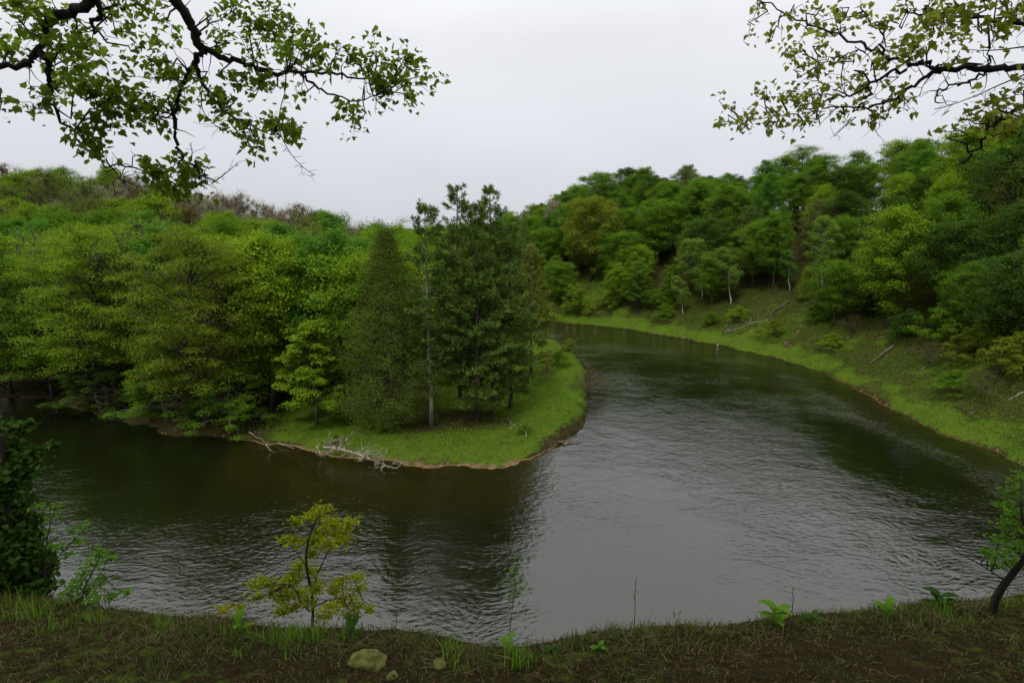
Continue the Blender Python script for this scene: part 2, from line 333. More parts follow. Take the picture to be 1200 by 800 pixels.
# water
m, N, out = mat('river_water'); tc = N('ShaderNodeTexCoord'); at_ = N('ShaderNodeAttribute', attribute_name='riffle')
mp1 = N('ShaderNodeMapping', {0: tc.outputs['Object'], 'Rotation': (0, 0, .5), 'Scale': (1, 1.7, 1)})
wp = N('ShaderNodeTexNoise', {'Vector': tc.outputs['Object'], 'Scale': .12, 'Detail': 2.0}); wv = N('ShaderNodeVectorMath', {0: wp.outputs['Color']}, operation='SCALE'); wv.inputs['Scale'].default_value = 5
wad = N('ShaderNodeVectorMath', {0: mp1.outputs[0], 1: wv.outputs[0]}, operation='ADD')
r1 = N('ShaderNodeTexNoise', {'Vector': wad.outputs[0], 'Scale': 2.1, 'Detail': 3.0, 'Roughness': .5})
r2 = N('ShaderNodeTexNoise', {'Vector': wad.outputs[0], 'Scale': .35, 'Detail': 2.0})
r3 = N('ShaderNodeTexNoise', {'Vector': tc.outputs['Object'], 'Scale': .07, 'Detail': 3.0}); ms = N('ShaderNodeMapRange', {0: r3.outputs[0], 1: .36, 2: .64, 3: .42, 4: 1.3})
st = N('ShaderNodeMath', {0: at_.outputs['Fac'], 1: 1.6, 2: ms.outputs[0]}, operation='MULTIPLY_ADD')
h1 = N('ShaderNodeMath', {0: r1.outputs[0], 1: st.outputs[0]}, operation='MULTIPLY'); h2 = N('ShaderNodeMath', {0: r2.outputs[0], 1: 1.3, 2: h1.outputs[0]}, operation='MULTIPLY_ADD')
bp = N('ShaderNodeBump', {'Height': h2.outputs[0], 'Strength': 1.0, 'Distance': .048})
fr = N('ShaderNodeFresnel', {'IOR': 1.78, 'Normal': bp.outputs[0]})
tr = N('ShaderNodeBsdfTransparent', {0: (.52, .50, .22, 1)}); df = N('ShaderNodeBsdfDiffuse', {0: (.012, .016, .005, 1)})
body = N('ShaderNodeMixShader', {0: .34, 1: tr.outputs[0], 2: df.outputs[0]})
gl = N('ShaderNodeBsdfGlossy', {0: (1, 1, 1, 1), 1: .015, 'Normal': bp.outputs[0]})
mx = N('ShaderNodeMixShader', {0: fr.outputs[0], 1: body.outputs[0], 2: gl.outputs[0]}); out(mx.outputs[0])
xs, ys = np.arange(-420, 62, 1.5), np.arange(10, 290, 1.5); WX, WY = np.meshgrid(xs, ys, indexing='ij')
g = Geo(); nx, ny = len(xs), len(ys); i = np.arange(nx - 1)[:, None] * ny + np.arange(ny - 1)[None]
g.add(np.stack([WX.ravel(), WY.ravel(), np.zeros(nx * ny)], 1), np.stack([i, i + ny, i + ny + 1, i + 1], -1).reshape(-1, 4))
water = g.build('water', m); water['kind'] = 'structure'
do = dline(WX.ravel(), WY.ravel(), OUS); rf = np.exp(-((do - 5.5) / 2.2) ** 2) * sst(36, 46, WY.ravel()) * sst(95, 75, WY.ravel()) * (WX.ravel() > 20) + .8 * sst(78, 105, WY.ravel())
fa = water.data.attributes.new('riffle', 'FLOAT', 'POINT'); fa.data.foreach_set('value', rf.astype(np.float32))

# ------------------------------------------------------------------ tree generators (built at the origin, hidden originals are the first tree placed)
def curve(a, b, k=5, sag=0.0, rng=None, jit=0.0):
    t = np.linspace(0, 1, k)[:, None]; p = a * (1 - t) + b * t
    p[:, 2] += sag * 4 * (t * (1 - t))[:, 0]
    if rng is not None and jit: p[1:-1] += rng.normal(size=(k - 2, 3)) * jit
    return p
def broadleaf(name, seed, H, R, base=.25, nl=26, lobe=1.2, flat=.6, per=300, leaf=.26, bark='brown', lm='mid', shape='oval', lean=(0, 0), low=5, high=55, lobes=3, hair=0, upn=.6, trunk_r=.013):
    rng = R_(seed); root = empty(name, (0, 0, 0)); gt, gc = Geo(), Geo()
    top = .9 * H
    tp = np.array([[lean[0] * H * t ** 1.3 + rng.normal() * .012 * H * (t > 0), lean[1] * H * t ** 1.3 + rng.normal() * .012 * H * (t > 0), t * top] for t in np.linspace(0, 1, 9)])
    tp[0, 2] = -.6
    rt = H * trunk_r * (1 - .85 * np.linspace(0, 1, 9)); rt[0] *= 1.5
    gt.tubes(tp, rt, 7)
    def tr(z):
        return np.array([np.interp(z, tp[:, 2], tp[:, 0]), np.interp(z, tp[:, 2], tp[:, 1]), z])
    C, RD, br, brr, sb = [], [], [], [], []
    if shape == 'dome':
        zc = H * (base + .52 * (1 - base)); hz = H - zc - lobe * flat * .7
        for q in range(nl):
            uz = 1 - (q + .5) / nl * 1.72; az = q * 2.39996 + rng.normal() * .25; rh = max(1 - uz * uz, 0) ** .5
            f = rng.uniform(.72, 1.1); tipp = np.array([cos(az) * rh * R * f, sin(az) * rh * R * f, zc + uz * hz * f * (1 if uz > 0 else 1.05)])
            z0 = max(H * base * .7, min(tipp[2] - np.hypot(tipp[0], tipp[1]) * .75, top * .93)); a = tr(z0)
            b = tipp + tr(min(tipp[2], top)) * [1, 1, 0]
            L = np.linalg.norm(b - a); cv = curve(a, b, 5, .05 * L, rng, .04 * L); br.append(cv); brr.append(H * trunk_r * .38 * np.linspace(1, .22, 5))
            for l in range(lobes):
                u = 1 - l * .42 * rng.uniform(.7, 1.2)
                p = np.array([np.interp(u, np.linspace(0, 1, 5), cv[:, d]) for d in range(3)])
                off = rng.normal(size=3) * lobe * .6 * (l > 0)
                C.append(p + off); RD.append(lobe * rng.uniform(.6, 1.3)); sb.append(curve(p, p + off + rng.normal(size=3) * .3, 3))
    for q in range(0 if shape == 'dome' else nl):
        s = (q + .5) / nl; z = H * (base + (1 - base) * s * .93)
        az = q * 2.4 + rng.normal() * .4
        if shape == 'oval': pr = R * max(sin(pi * (.20 + .74 * s)), .1) ** .75
        elif shape == 'cone': pr = R * ((1 - s) ** .75 + .08)
        elif shape == 'low': pr = R * max(cos(pi / 2 * s ** 1.3), .12)
        else: pr = R * max(sin(pi * (.12 + .83 * s ** .8)), .12)
        pr *= rng.uniform(.72, 1.15)
        el = rad(low + (high - low) * s + rng.normal() * 6)
        zs = max(z - pr * math.tan(el) * .6, H * base * .6, .3); zs = min(zs, top * .97)
        a = tr(zs); L = pr
        b = a + np.array([cos(az) * L, sin(az) * L, min(L * math.tan(el), H * .45)])
        b[2] = min(b[2], H * .99)
        cv = curve(a, b, 5, .06 * L, rng, .05 * L); br.append(cv); r0 = H * trunk_r * .42 * (1 - .6 * s); brr.append(r0 * np.linspace(1, .25, 5))
        for l in range(lobes):
            u = 1 - l / lobes * .62 if l else 1.0
            p = cv[0] + 0; p = np.array([np.interp(u, np.linspace(0, 1, 5), cv[:, d]) for d in range(3)])
            off = rng.normal(size=3) * lobe * np.array([.7, .7, .35]) * (l > 0)
            C.append(p + off); RD.append(lobe * rng.uniform(.65, 1.2) * (.75 + .25 * (1 - s))); sb.append(curve(p, p + off + rng.normal(size=3) * .3, 3))
    C.append(tr(top) + [0, 0, .02 * H]); RD.append(lobe * .9)
    if shape == 'dome':
        for q in range(5): C.append(tr(top) + [rng.normal() * lobe * .7, rng.normal() * lobe * .7, .05 * H - rng.random() * .1 * H]); RD.append(lobe * rng.uniform(.6, 1))
    gt.tubes(np.array(br), np.array(brr), 5)
    if len(sb): gt.tubes(np.array(sb), np.tile(H * .0022 * np.array([1, .7, .4]), (len(sb), 1)), 3)
    C, RD = np.array(C), np.array(RD)
    if hair:                                     # fine twig sprays of budding trees
        n = hair; k = rng.integers(0, len(C), n); d = unit(rng.normal(size=(n, 3)) + [0, 0, .5]); a = C[k] - d * RD[k][:, None] * .4
        bb = C[k] + d * (RD[k] * rng.uniform(.6, 1.35, n))[:, None]; mid = (a + bb) / 2 + rng.normal(size=(n, 3)) * .12
        gt.tubes(np.stack([a, mid, bb], 1), np.tile([.03, .02, .012], (n, 1)) * H / 17, 3)
    n = len(C) * per; k = np.repeat(np.arange(len(C)), per)
    d = unit(rng.normal(size=(n, 3)))
    dn = rng.random(n); d[:, 2] = np.where((d[:, 2] < -.25) & (dn < .7), -d[:, 2], d[:, 2])
    lump = 1 + .34 * np.sin(d[:, 0] * 5 + k * 1.7) * np.sin(d[:, 1] * 5 + k) + .15 * rng.normal(size=n)
    r = rng.random(n) ** .42 * RD[k] * lump
    P = C[k] + d * r[:, None] * np.array([1, 1, flat])
    if flat < .45: P[:, 2] -= .15 * (np.hypot(d[:, 0], d[:, 1]) * r) ** 2 / RD[k]      # drooping sprays
    P[:, 2] = np.maximum(P[:, 2], .15)
    nm = d * .5 + rng.normal(size=(n, 3)) * .55 + np.array([0, 0, upn])
    leaves(gc, P, nm, leaf * rng.uniform(.6, 1.25, n), rng)
    t = gt.build('trunk', BK[bark], root, True); c = gc.build('crown', LM[lm], root)
    return root
def pine(name, seed, H, R, base=.22, dz=.62, lm='pine', needles=13, nl=.5, sparse=1.0, top=.12, prof=.75, up=.18, bark='brown'):
    rng = R_(seed); root = empty(name, (0, 0, 0)); gt, gc = Geo(), Geo()
    tp = np.array([[rng.normal() * .06, rng.normal() * .06, t * H] for t in np.linspace(0, 1, 12)]); tp[0] = (0, 0, -.5)
    gt.tubes(tp, H * .0105 * (1 - .93 * np.linspace(0, 1, 12)) + .01, 7)
    br, brr, TP, TD, tw, twr = [], [], [], [], [], []
    z = H * base
    while z < H * .985:
        s = (z / H - base) / (1 - base)
        for q in range(rng.integers(3, 6)):
            if rng.random() > sparse: continue
            az = rng.uniform(0, 2 * pi); L = R * ((1 - s) ** prof * (.55 + .45 * min(1, s * 3.5)) + top) * rng.uniform(.55, 1.12)
            zz = z + rng.uniform(-.25, .25); a = np.array([0, 0, zz]); dh = np.array([cos(az), sin(az), 0]); rise = L * (up + .45 * s) * rng.uniform(.5, 1.4) - .12 * L * (1 - s)
            t = np.linspace(0, 1, 5)[:, None]; cv = a + dh * L * t + np.array([0, 0, 1]) * rise * t ** 2 - np.array([0, 0, 1]) * .1 * L * t * (1 - t)
            br.append(cv); brr.append((.012 + .011 * L) * np.linspace(1, .3, 5))
            sd = np.array([-dh[1], dh[0], 0])
            for u in np.arange(.28 + .1 * rng.random(), 1.01, max(.11, .3 / L)):
                p = np.array([np.interp(u, t[:, 0], cv[:, d]) for d in range(3)])
                for sg in (-1, 1):
                    l2 = L * .34 * (1.15 - u) * rng.uniform(.5, 1.2) + .1
                    d2 = unit(dh * .75 + sd * sg * .8 + np.array([0, 0, .22 + .2 * rng.normal()]))
                    e = p + d2 * l2
                    m = max(1, int(l2 / .3))
                    for v in range(m): TP.append(p + d2 * l2 * (v + 1) / m); TD.append(d2)
            TP.append(cv[-1]); TD.append(unit(dh + [0, 0, .4]))
        z += dz * rng.uniform(.7, 1.25)
    for q in range(6): TP.append([0, 0, H * .97 + q * .07 * 1.2]); TD.append([0, 0, 1.])
    gt.tubes(np.array(br), np.array(brr), 4)
    TP, TD = np.array(TP), np.array(TD); n = len(TP) * needles; k = np.repeat(np.arange(len(TP)), needles)
    ax = unit(TD[k] * .8 + rng.normal(size=(n, 3)) * .55 + [0, 0, .22]); L = nl * rng.uniform(.6, 1.2, n)
    c = TP[k] + ax * (L * .5)[:, None] + rng.normal(size=(n, 3)) * .06
    sdv = unit(np.cross(ax, rng.normal(size=(n, 3))))
    gc.quads(c, ax * (L * .5)[:, None], sdv * (L * .085)[:, None])
    gt.build('trunk', BK[bark], root, True); gc.build('crown', LM[lm], root); return root
def cedar(name, seed, H, R, lm='cedar', n=1900, leaf=.15, per=42, base=.04):
    rng = R_(seed); root = empty(name, (0, 0, 0)); gt, gc = Geo(), Geo()
    tp = np.array([[rng.normal() * .05, rng.normal() * .05, t * H * .96] for t in np.linspace(0, 1, 8)]); tp[0] = (0, 0, -.5); gt.tubes(tp, H * .014 * (1 - .95 * np.linspace(0, 1, 8)) + .008, 6)
    s = rng.random(n) ** 1.25; az = rng.uniform(0, 2 * pi, n); z = H * (base + (1 - base) * s)
    lump = 1 + .30 * np.sin(az * 3 + z * 1.1) * np.sin(z * 1.9 + az) + .20 * rng.normal(size=n)
    rr_ = R * ((1 - s) ** .82 * (.62 + .38 * np.minimum(1, s * 6)) + .02) * lump
    dh = np.stack([np.cos(az), np.sin(az), np.zeros(n)], 1)
    tip = dh * rr_[:, None] + np.array([0, 0, 1]) * (z + .10 * rr_)[:, None]; a = np.array([0, 0, 1]) * np.maximum(z - .25 * rr_, .3)[:, None]
    sel = rng.random(n) < .35; gt.tubes(np.stack([a, (a + tip) / 2 - [0, 0, .1], tip], 1)[sel], np.tile([.035, .02, .01], (sel.sum(), 1)), 3)
    k = np.repeat(np.arange(n), per); m = len(k); u = rng.random(m) ** .6
    spread = .34 * (R / 3.8) ** .5
    c = tip[k] * (.62 + .38 * u)[:, None] + a[k] * (.38 - .38 * u)[:, None] + rng.normal(size=(m, 3)) * spread * np.array([1, 1, .6])
    c[:, 2] = np.maximum(c[:, 2], .2)
    leaves(gc, c, dh[k] * .7 + rng.normal(size=(m, 3)) * .6 + [0, 0, .3], leaf * rng.uniform(.6, 1.3, m), rng, .4, axis=dh[k] * .6 + np.array([0, 0, .8]))
    gt.build('trunk', BK['brown'], root, True); gc.build('crown', LM[lm], root); return root

PROTO = {}
def proto(key):
    if key in PROTO: return PROTO[key]
    a = {
     'maple0': lambda: broadleaf('maple_tree', 1, 17, 4.9, .16, 46, 1.45, .7, 240, .25, lm='mid', shape='dome'),
     'maple1': lambda: broadleaf('maple_tree', 2, 17, 4.4, .14, 48, 1.3, .75, 230, .25, lm='mid', shape='dome'),
     'maple2': lambda: broadleaf('maple_tree', 3, 16, 5.6, .18, 50, 1.6, .66, 250, .26, lm='mid', shape='dome'),
     'maple3': lambda: broadleaf('maple_tree', 4, 18, 4.0, .12, 48, 1.2, .8, 220, .24, lm='mid', shape='dome'),
     'beech0': lambda: broadleaf('beech_tree', 5, 20, 6.0, .03, 96, 1.55, .42, 380, .17, lm='yellow', shape='dome', upn=1.0, lobes=2),
     'beech1': lambda: broadleaf('beech_tree', 6, 19, 5.6, .04, 84, 1.5, .45, 350, .18, lm='yellow', shape='dome', upn=1.0, lobes=2),
     'beech2': lambda: broadleaf('beech_tree', 7, 17, 6.0, .03, 84, 1.6, .42, 350, .18, lm='mid', shape='dome', upn=1.0, lobes=2),
     'over': lambda: broadleaf('leaning_tree', 8, 9.5, 5.6, .05, 34, 1.15, .3, 260, .19, lm='mid', shape='low', low=-12, high=30, upn=1.0, lean=(.05, -.25), bark='grey'),
     'ash0': lambda: broadleaf('oak_tree', 9, 18, 5.0, .2, 44, 1.45, .75, 90, .21, lm='olive', hair=1100, shape='dome'),
     'ash1': lambda: broadleaf('oak_tree', 10, 18, 4.4, .18, 44, 1.35, .8, 85, .21, lm='olive', hair=1100, shape='dome'),
     'bare0': lambda: broadleaf('bare_tree', 11, 17, 4.4, .2, 36, 1.5, .9, 30, .14, bark='twig', lm='grey', hair=3000, shape='dome'),
     'bare1': lambda: broadleaf('bare_tree', 12, 16, 3.8, .2, 34, 1.4, .9, 28, .14, bark='twig', lm='grey', hair=2800, shape='dome'),
     'birch0': lambda: broadleaf('birch_tree', 13, 12, 3.4, .34, 34, .95, .9, 260, .18, bark='birch', lm='birch', lean=(-.28, -.02), high=45, low=-10, shape='egg', trunk_r=.011),
     'birch1': lambda: broadleaf('birch_tree', 14, 12, 2.0, .36, 28, .8, 1.1, 240, .18, bark='birch', lm='birch', lean=(-.22, 0), high=50, low=-10, shape='egg', trunk_r=.010),
     'birch2': lambda: broadleaf('birch_tree', 15, 14, 2.7, .28, 32, .9, .95, 260, .18, bark='birch', lm='birch', lean=(-.05, 0), high=50, low=0, shape='egg', trunk_r=.010),
     'young': lambda: broadleaf('young_maple', 16, 11.3, 3.0, .16, 34, .85, .38, 240, .22, lm='fresh', shape='low', low=0, high=55, upn=.9),
     'pine0': lambda: pine('pine_tree', 20, 24, 4.2, .12, .6, sparse=.95, prof=.95),
     'pine1': lambda: pine('pine_tree', 21, 23, 4.9, .09, .57, sparse=.95, prof=.92),
     'pine2': lambda: pine('pine_tree', 22, 24, 3.8, .14, .62, sparse=.92, prof=.88),
     'thin': lambda: pine('pine_tree', 23, 22.5, 2.5, .22, .5, sparse=.8, prof=.5, needles=13, bark='grey'),
     'pinel': lambda: pine('pine_tree', 24, 19, 4.2, .12, .6, lm='pinelight'),
     'spruce': lambda: pine('spruce_tree', 25, 20, 2.8, .1, .5, up=-.05, prof=.9, top=.04, needles=8, nl=.38),
     'cedar0': lambda: cedar('cedar_tree', 26, 19.3, 5.3),
     'shrub0': lambda: broadleaf('shrub', 30, 2.6, 1.7, .08, 22, .5, .6, 130, .13, lm='mid', shape='low', low=10, high=60),
     'shrub1': lambda: broadleaf('shrub', 31, 2.2, 1.8, .08, 22, .5, .55, 110, .12, lm='mid', shape='low', low=5, high=55),
     'twig': lambda: broadleaf('twiggy_shrub', 32, 2.2, 1.7, .06, 24, .55, .8, 16, .09, lm='rust', bark='brown', hair=700, shape='low', low=15, high=65),
     'far0': lambda: broadleaf('distant_tree', 33, 16, 4.8, .16, 36, 1.6, .7, 70, .42, lm='mid', shape='dome'),
     'far1': lambda: broadleaf('distant_tree', 34, 15, 4.4, .16, 34, 1.5, .75, 70, .42, lm='mid', shape='dome'),
    }[key]()
    a['used'] = 0; PROTO[key] = a; return a
PH = {'maple0': 17, 'maple1': 17, 'maple2': 16, 'maple3': 18, 'beech0': 20, 'beech1': 19, 'beech2': 17, 'over': 9.5, 'ash0': 18, 'ash1': 18, 'bare0': 17, 'bare1': 16, 'birch0': 12, 'birch1': 12, 'birch2': 14,
      'young': 11.3, 'pine0': 24, 'pine1': 23, 'pine2': 24, 'thin': 22.5, 'pinel': 19, 'spruce': 20, 'cedar0': 19.3, 'shrub0': 2.6, 'shrub1': 2.2, 'twig': 2.2, 'far0': 16, 'far1': 15}
TREES = []
def plant(key, x, y, H, rz, lm=None, label=None, cat='tree', group=None, zs=1.0, zone=None, dz=0.0):
    p = proto(key); z = max(tz(x, y), -.2) + dz; s = H / PH[key]
    loc = (x, y, z)
    if not p['used']:
        o = p; o['used'] = 1; o.location = loc; o.rotation_euler = (0, 0, rz); o.scale = (s / zs, s / zs, s)
        if lm:
            for ch in o.children:
                if ch.name.startswith('crown'): ch.material_slots[0].link = 'OBJECT'; ch.material_slots[0].material = LM[lm]
    else:
        o = copy_tree(p, loc, rz, s / zs, LM[lm] if lm else None, zs)
    tag(o, label, cat, group)
    TREES.append(dict(o=o, key=key, lm=lm, zone=zone, H=H, p=loc)); return o

# ------------------------------------------------------------------ the trees that can be told apart
def P(px, py): return at(px, py)
def ht(p, top):                                # height of a tree at p whose top stands at pixel row top
    d = pxdir(600, top); return CAM_H + d[2] / d[1] * p[1] - p[2]
def plant_px(key, px, py, top, rz, lm, label, cat='tree', group=None, zs=1.0, name=None):
    p = P(px, py); o = plant(key, p[0], p[1], ht(p, top), rz, lm, label, cat, group, zs)
    TREES[-1]['zone'] = 'named'
    if name: o.name = name
    return o
plant_px('cedar0', 460, 497, 270, 0, None, 'broad dense olive cedar, a full cone to the ground, left of the pines', 'cedar')
plant_px('thin', 505, 500, 240, 1.0, None, 'thin sparse pine with bare pale trunk between the cedar and the pine clump', 'pine tree')
pg = 'tall pines on the point'
plant_px('pine2', 540, 490, 217, 0, None, 'tall dark pine, first right of the thin sparse pine', 'pine tree', pg)
plant_px('pine1', 560, 493, 240, 2.1, None, 'dark pine in the middle of the clump, shorter than the two beside it', 'pine tree', pg)
plant_px('pine0', 577, 487, 216, .6, None, 'tallest dark pine of the clump, its open spiky top against the sky', 'pine tree', pg)
plant_px('pine1', 598, 478, 262, 4.0, None, 'broad dark pine on the meadow side of the clump, its boughs over the grass', 'pine tree', pg)
plant_px('pinel', 622, 440, 288, 1.9, None, 'lighter yellowish pine behind the clump, reaching over the far water', 'pine tree')
plant_px('young', 370, 497, 368, .4, 'bright', 'small bright young maple alone in the grass left of the cedar', 'maple tree')
plant_px('beech0', 242, 497, 262, .5, 'beech', 'large yellow green beech with layered drooping sprays above the left water', 'beech tree')
plant_px('over', 196, 492, 405, pi * .08, 'mid', 'low tree leaning out over the dark water at the left bank', 'tree')
plant_px('over', 268, 503, 425, 2.9, 'mid', 'low leafy tree hanging over the sandy inlet beside the layered beech', 'tree')
plant_px('beech1', 128, 478, 262, 2.2, 'yellow', 'yellowish spreading beech left of the layered beech', 'beech tree')
plant_px('beech2', 62, 466, 296, 1.2, 'mid', 'wide mid green beech low over the river near the left edge', 'beech tree')
plant_px('over', 118, 482, 402, 4.6 - pi * 1.4, 'dark', 'low dark tree spreading at the foot of the left wood', 'tree')
plant_px('beech2', 12, 462, 285, 3.3, 'dark', 'dark beech at the left edge of the wood above the river', 'beech tree')
plant_px('maple1', 318, 478, 268, 1.1, 'bright', 'bright green maple just right of the layered beech', 'maple tree')
plant_px('maple0', 395, 466, 262, .2, 'fresh', 'rounded fresh green maple behind the small young maple', 'maple tree')
plant_px('beech1', 345, 470, 300, 4.4, 'bright', 'bright layered beech in the wood behind the young maple', 'beech tree')
plant_px('ash0', 200, 455, 250, 1.0, 'yellow', 'thin yellowish oak with bare limbs showing, above the left wood', 'oak tree')
bg_ = 'leaning birches on the right bank'
plant_px('birch0', 823, 349, 278, .15, 'birch', 'leaning birch with broad pale crown and clear white trunk', 'birch tree', bg_)
plant_px('birch1', 857, 358, 288, .1, 'birch', 'narrow leaning birch right of the broad birch', 'birch tree', bg_)
plant_px('birch1', 801, 370, 322, -.2, 'birch', 'small birch lowest on the slope, in front of the broad birch', 'birch tree', bg_)
plant_px('birch2', 962, 344, 250, .3, 'birch', 'tall upright birch with a straight pale trunk on the right slope', 'birch tree', bg_)
plant_px('birch1', 925, 342, 292, .4, 'fresh', 'thin bent birch with a bare pale stem below the tall maples', 'birch tree', bg_)
plant_px('maple3', 905, 338, 246, .3, 'mid', 'slim green maple standing out left of the bent birch', 'maple tree')
plant_px('maple1', 1040, 385, 238, 2.6, 'bright', 'light green rounded maple standing forward of the dark right wood', 'maple tree')
plant_px('cedar0', 943, 352, 312, .3, 'yellow', 'small yellowish conifer at the foot of the bent birch', 'conifer', None, .9)
plant_px('shrub0', 676, 371, 336, .3, 'yellow', 'pale yellow green bush alone by the river far bend', 'bush', None, 1.3)
plant_px('maple2', 745, 345, 284, .8, 'bright', 'low rounded bright tree at the foot of the far right wood', 'maple tree')
plant_px('spruce', 613, 372, 246, 0, 'pine', 'dark pointed spruce far behind the pine clump', 'spruce')
plant_px('bare0', 652, 296, 234, 0, 'grey', 'thin half bare tree on the far skyline left of the domed oak', 'bare tree')
plant_px('maple2', 692, 330, 226, .5, 'olive', 'domed olive oak at the left end of the right hand wood', 'oak tree', name='oak_tree')
# bushes of the banks
for (px, py, top, k, lm, lab) in [
    (690, 464, 434, 'twig', 'rust', 'brown twiggy bush hanging over the water at the tip of the point'),
    (641, 446, 430, 'twig', 'rust', 'small brown bush in the middle of the meadow'),
    (655, 428, 412, 'shrub1', 'mid', 'thin green bush in the far part of the meadow'),
    (615, 508, 497, 'shrub1', 'mid', 'low green weedy bush in the near meadow right of the pines'),
    (668, 412, 398, 'shrub0', 'olive', 'olive bush at the far end of the meadow by the water'),
    (392, 522, 507, 'shrub1', 'yellow', 'small yellowish bush growing behind the dead branches'),
    (450, 506, 494, 'shrub1', 'mid', 'small green bush at the foot of the cedar'),
    (1160, 408, 372, 'shrub0', 'yellow', 'light yellow green bush high on the near right slope'),
    (1088, 430, 402, 'twig', 'rust', 'brown twiggy bush on the grassy right slope'),
    (866, 377, 360, 'shrub1', 'bright', 'bright yellow green bush below the narrow leaning birch'),
    (1128, 425, 392, 'shrub0', 'olive', 'olive bush right of the brown twiggy bush on the slope'),
    (775, 362, 338, 'shrub0', 'mid', 'round green bush left of the small low birch'),
    (1187, 440, 395, 'shrub0', 'olive', 'olive bush at the right edge of the near slope')]:
    plant_px(k, px, py, top, px * .7, lm, lab, 'bush')

for (px, py, top, k, lm, lab) in [
    (712, 362, 346, 'shrub1', 'olive', 'small olive bush on the far slope right of the pale yellow green bush'),
    (832, 382, 366, 'shrub0', 'mid', 'green bush low on the slope below the broad leaning birch'),
    (905, 395, 376, 'shrub1', 'olive', 'olive bush low on the slope right of the dead brush'),
    (955, 378, 358, 'shrub0', 'mid', 'green bush on open slope between the bent birch and the rounded maple'),
    (1000, 392, 370, 'twig', 'rust', 'brown twiggy bush up the slope from the thick fallen log'),
    (1015, 372, 345, 'shrub0', 'dark', 'dark bush at the foot of the forward light green maple'),
    (1062, 398, 366, 'shrub0', 'dark', 'dark bush right of the forward light green maple'),
    (1115, 462, 436, 'shrub1', 'mid', 'low green bush in the grass below the brown twiggy bush'),
    (1150, 470, 438, 'twig', 'olive', 'thin olive bush in the grass near the pale poles'),
    (1100, 400, 360, 'shrub0', 'mid', 'green bush under the dark trees of the near right slope'),
    (975, 410, 392, 'shrub1', 'yellow', 'small yellowish bush low on the slope left of the thick fallen log'),
    (780, 375, 358, 'shrub1', 'mid', 'low green bush near the water left of the small low birch')]:
    plant_px(k, px, py, top, px * .9, lm, lab, 'bush')

# ------------------------------------------------------------------ the woods, tree by tree
NAMEDP = [(t['p'][0], t['p'][1], t['H']) for t in TREES if t['H'] > 6]
rng = R_(77)
def pick(rng, table):
    r = rng.random() * sum(b for a, b in table)
    for a, b in table:
        r -= b
        if r <= 0: return a
    return table[-1][0]
DROP = {4,10,11,17,64,110,115,118,120,121,122,123,124,125,126,127,129,130,132,147,152,157,159,161,164,167,168,170,171,172,176,177,182,186,187,190,191,194,196,199,200,203,207,216,217,218,219,220,221,222,223,224,225,226,227,228,229,230,231,232,233,234,235,238,240,242,244,245,247,248,256,259,260,261,262,263,264,270,274,275,276,277,284,285,287,288,289,290,299,300,301,302,303,304,306,313,314,315,316,317,318,319,324,325,326,327,328,329,330,331,332,333,334,335,336,337,338,339,340,341,342,343,344,345,346,347,348,350,351,352,353,354,355,356,357,358,359,360,361,362,363,364,365,366,367,368,369,370,371,372,373,374,377,379,381,384,385,386,387,388,390,392,394,395,396,397,398,399,400,401,402,403,404,405,406,407,408,409,410,411,412,413,414,415,416,417,418,419,420,421,422,423,424,425,426,427,428,429,430,431,432,433,434,435,436,437,438,439,440,441,442,443,444,445,446,447,448,449,450,451,452,453,454,455,456,457,458,459,460,461,462,463,464,465,466,467,468,469,470,471,472,473,474,476,477,478,479,480,481,482,483,484,485,486,487,488,489,490,491,492,493,494,495,496,497,498,499,500,501,502,503,504,505,506,507,508,509,510,511,512,513,514,515,516,517,518,519,520,521,522,523,524,525,526,527,528,529,530,531,532,533,534,535,536,537,538,539,540,541,542,543,544,545,546,547,548,549,550,551,552,553,554,555,556,557,558,559,560,561,562,563,564,565,566,567,568,569,570,571,572,573,574,575,576,577,578,579,580,581,582,583,584,585,586,587,588,589,590,591,592,593,594,595,596,597,598,599,600,601,602,603,604,605,606,607,608,609,610,611,612,613,614,615,616,617,618,619,620,621,622,623,624,625,626,627,628,629,630,631,632,633,634,635,636,637,638,639,640,641,642,643}   # trees wholly hidden behind nearer ones
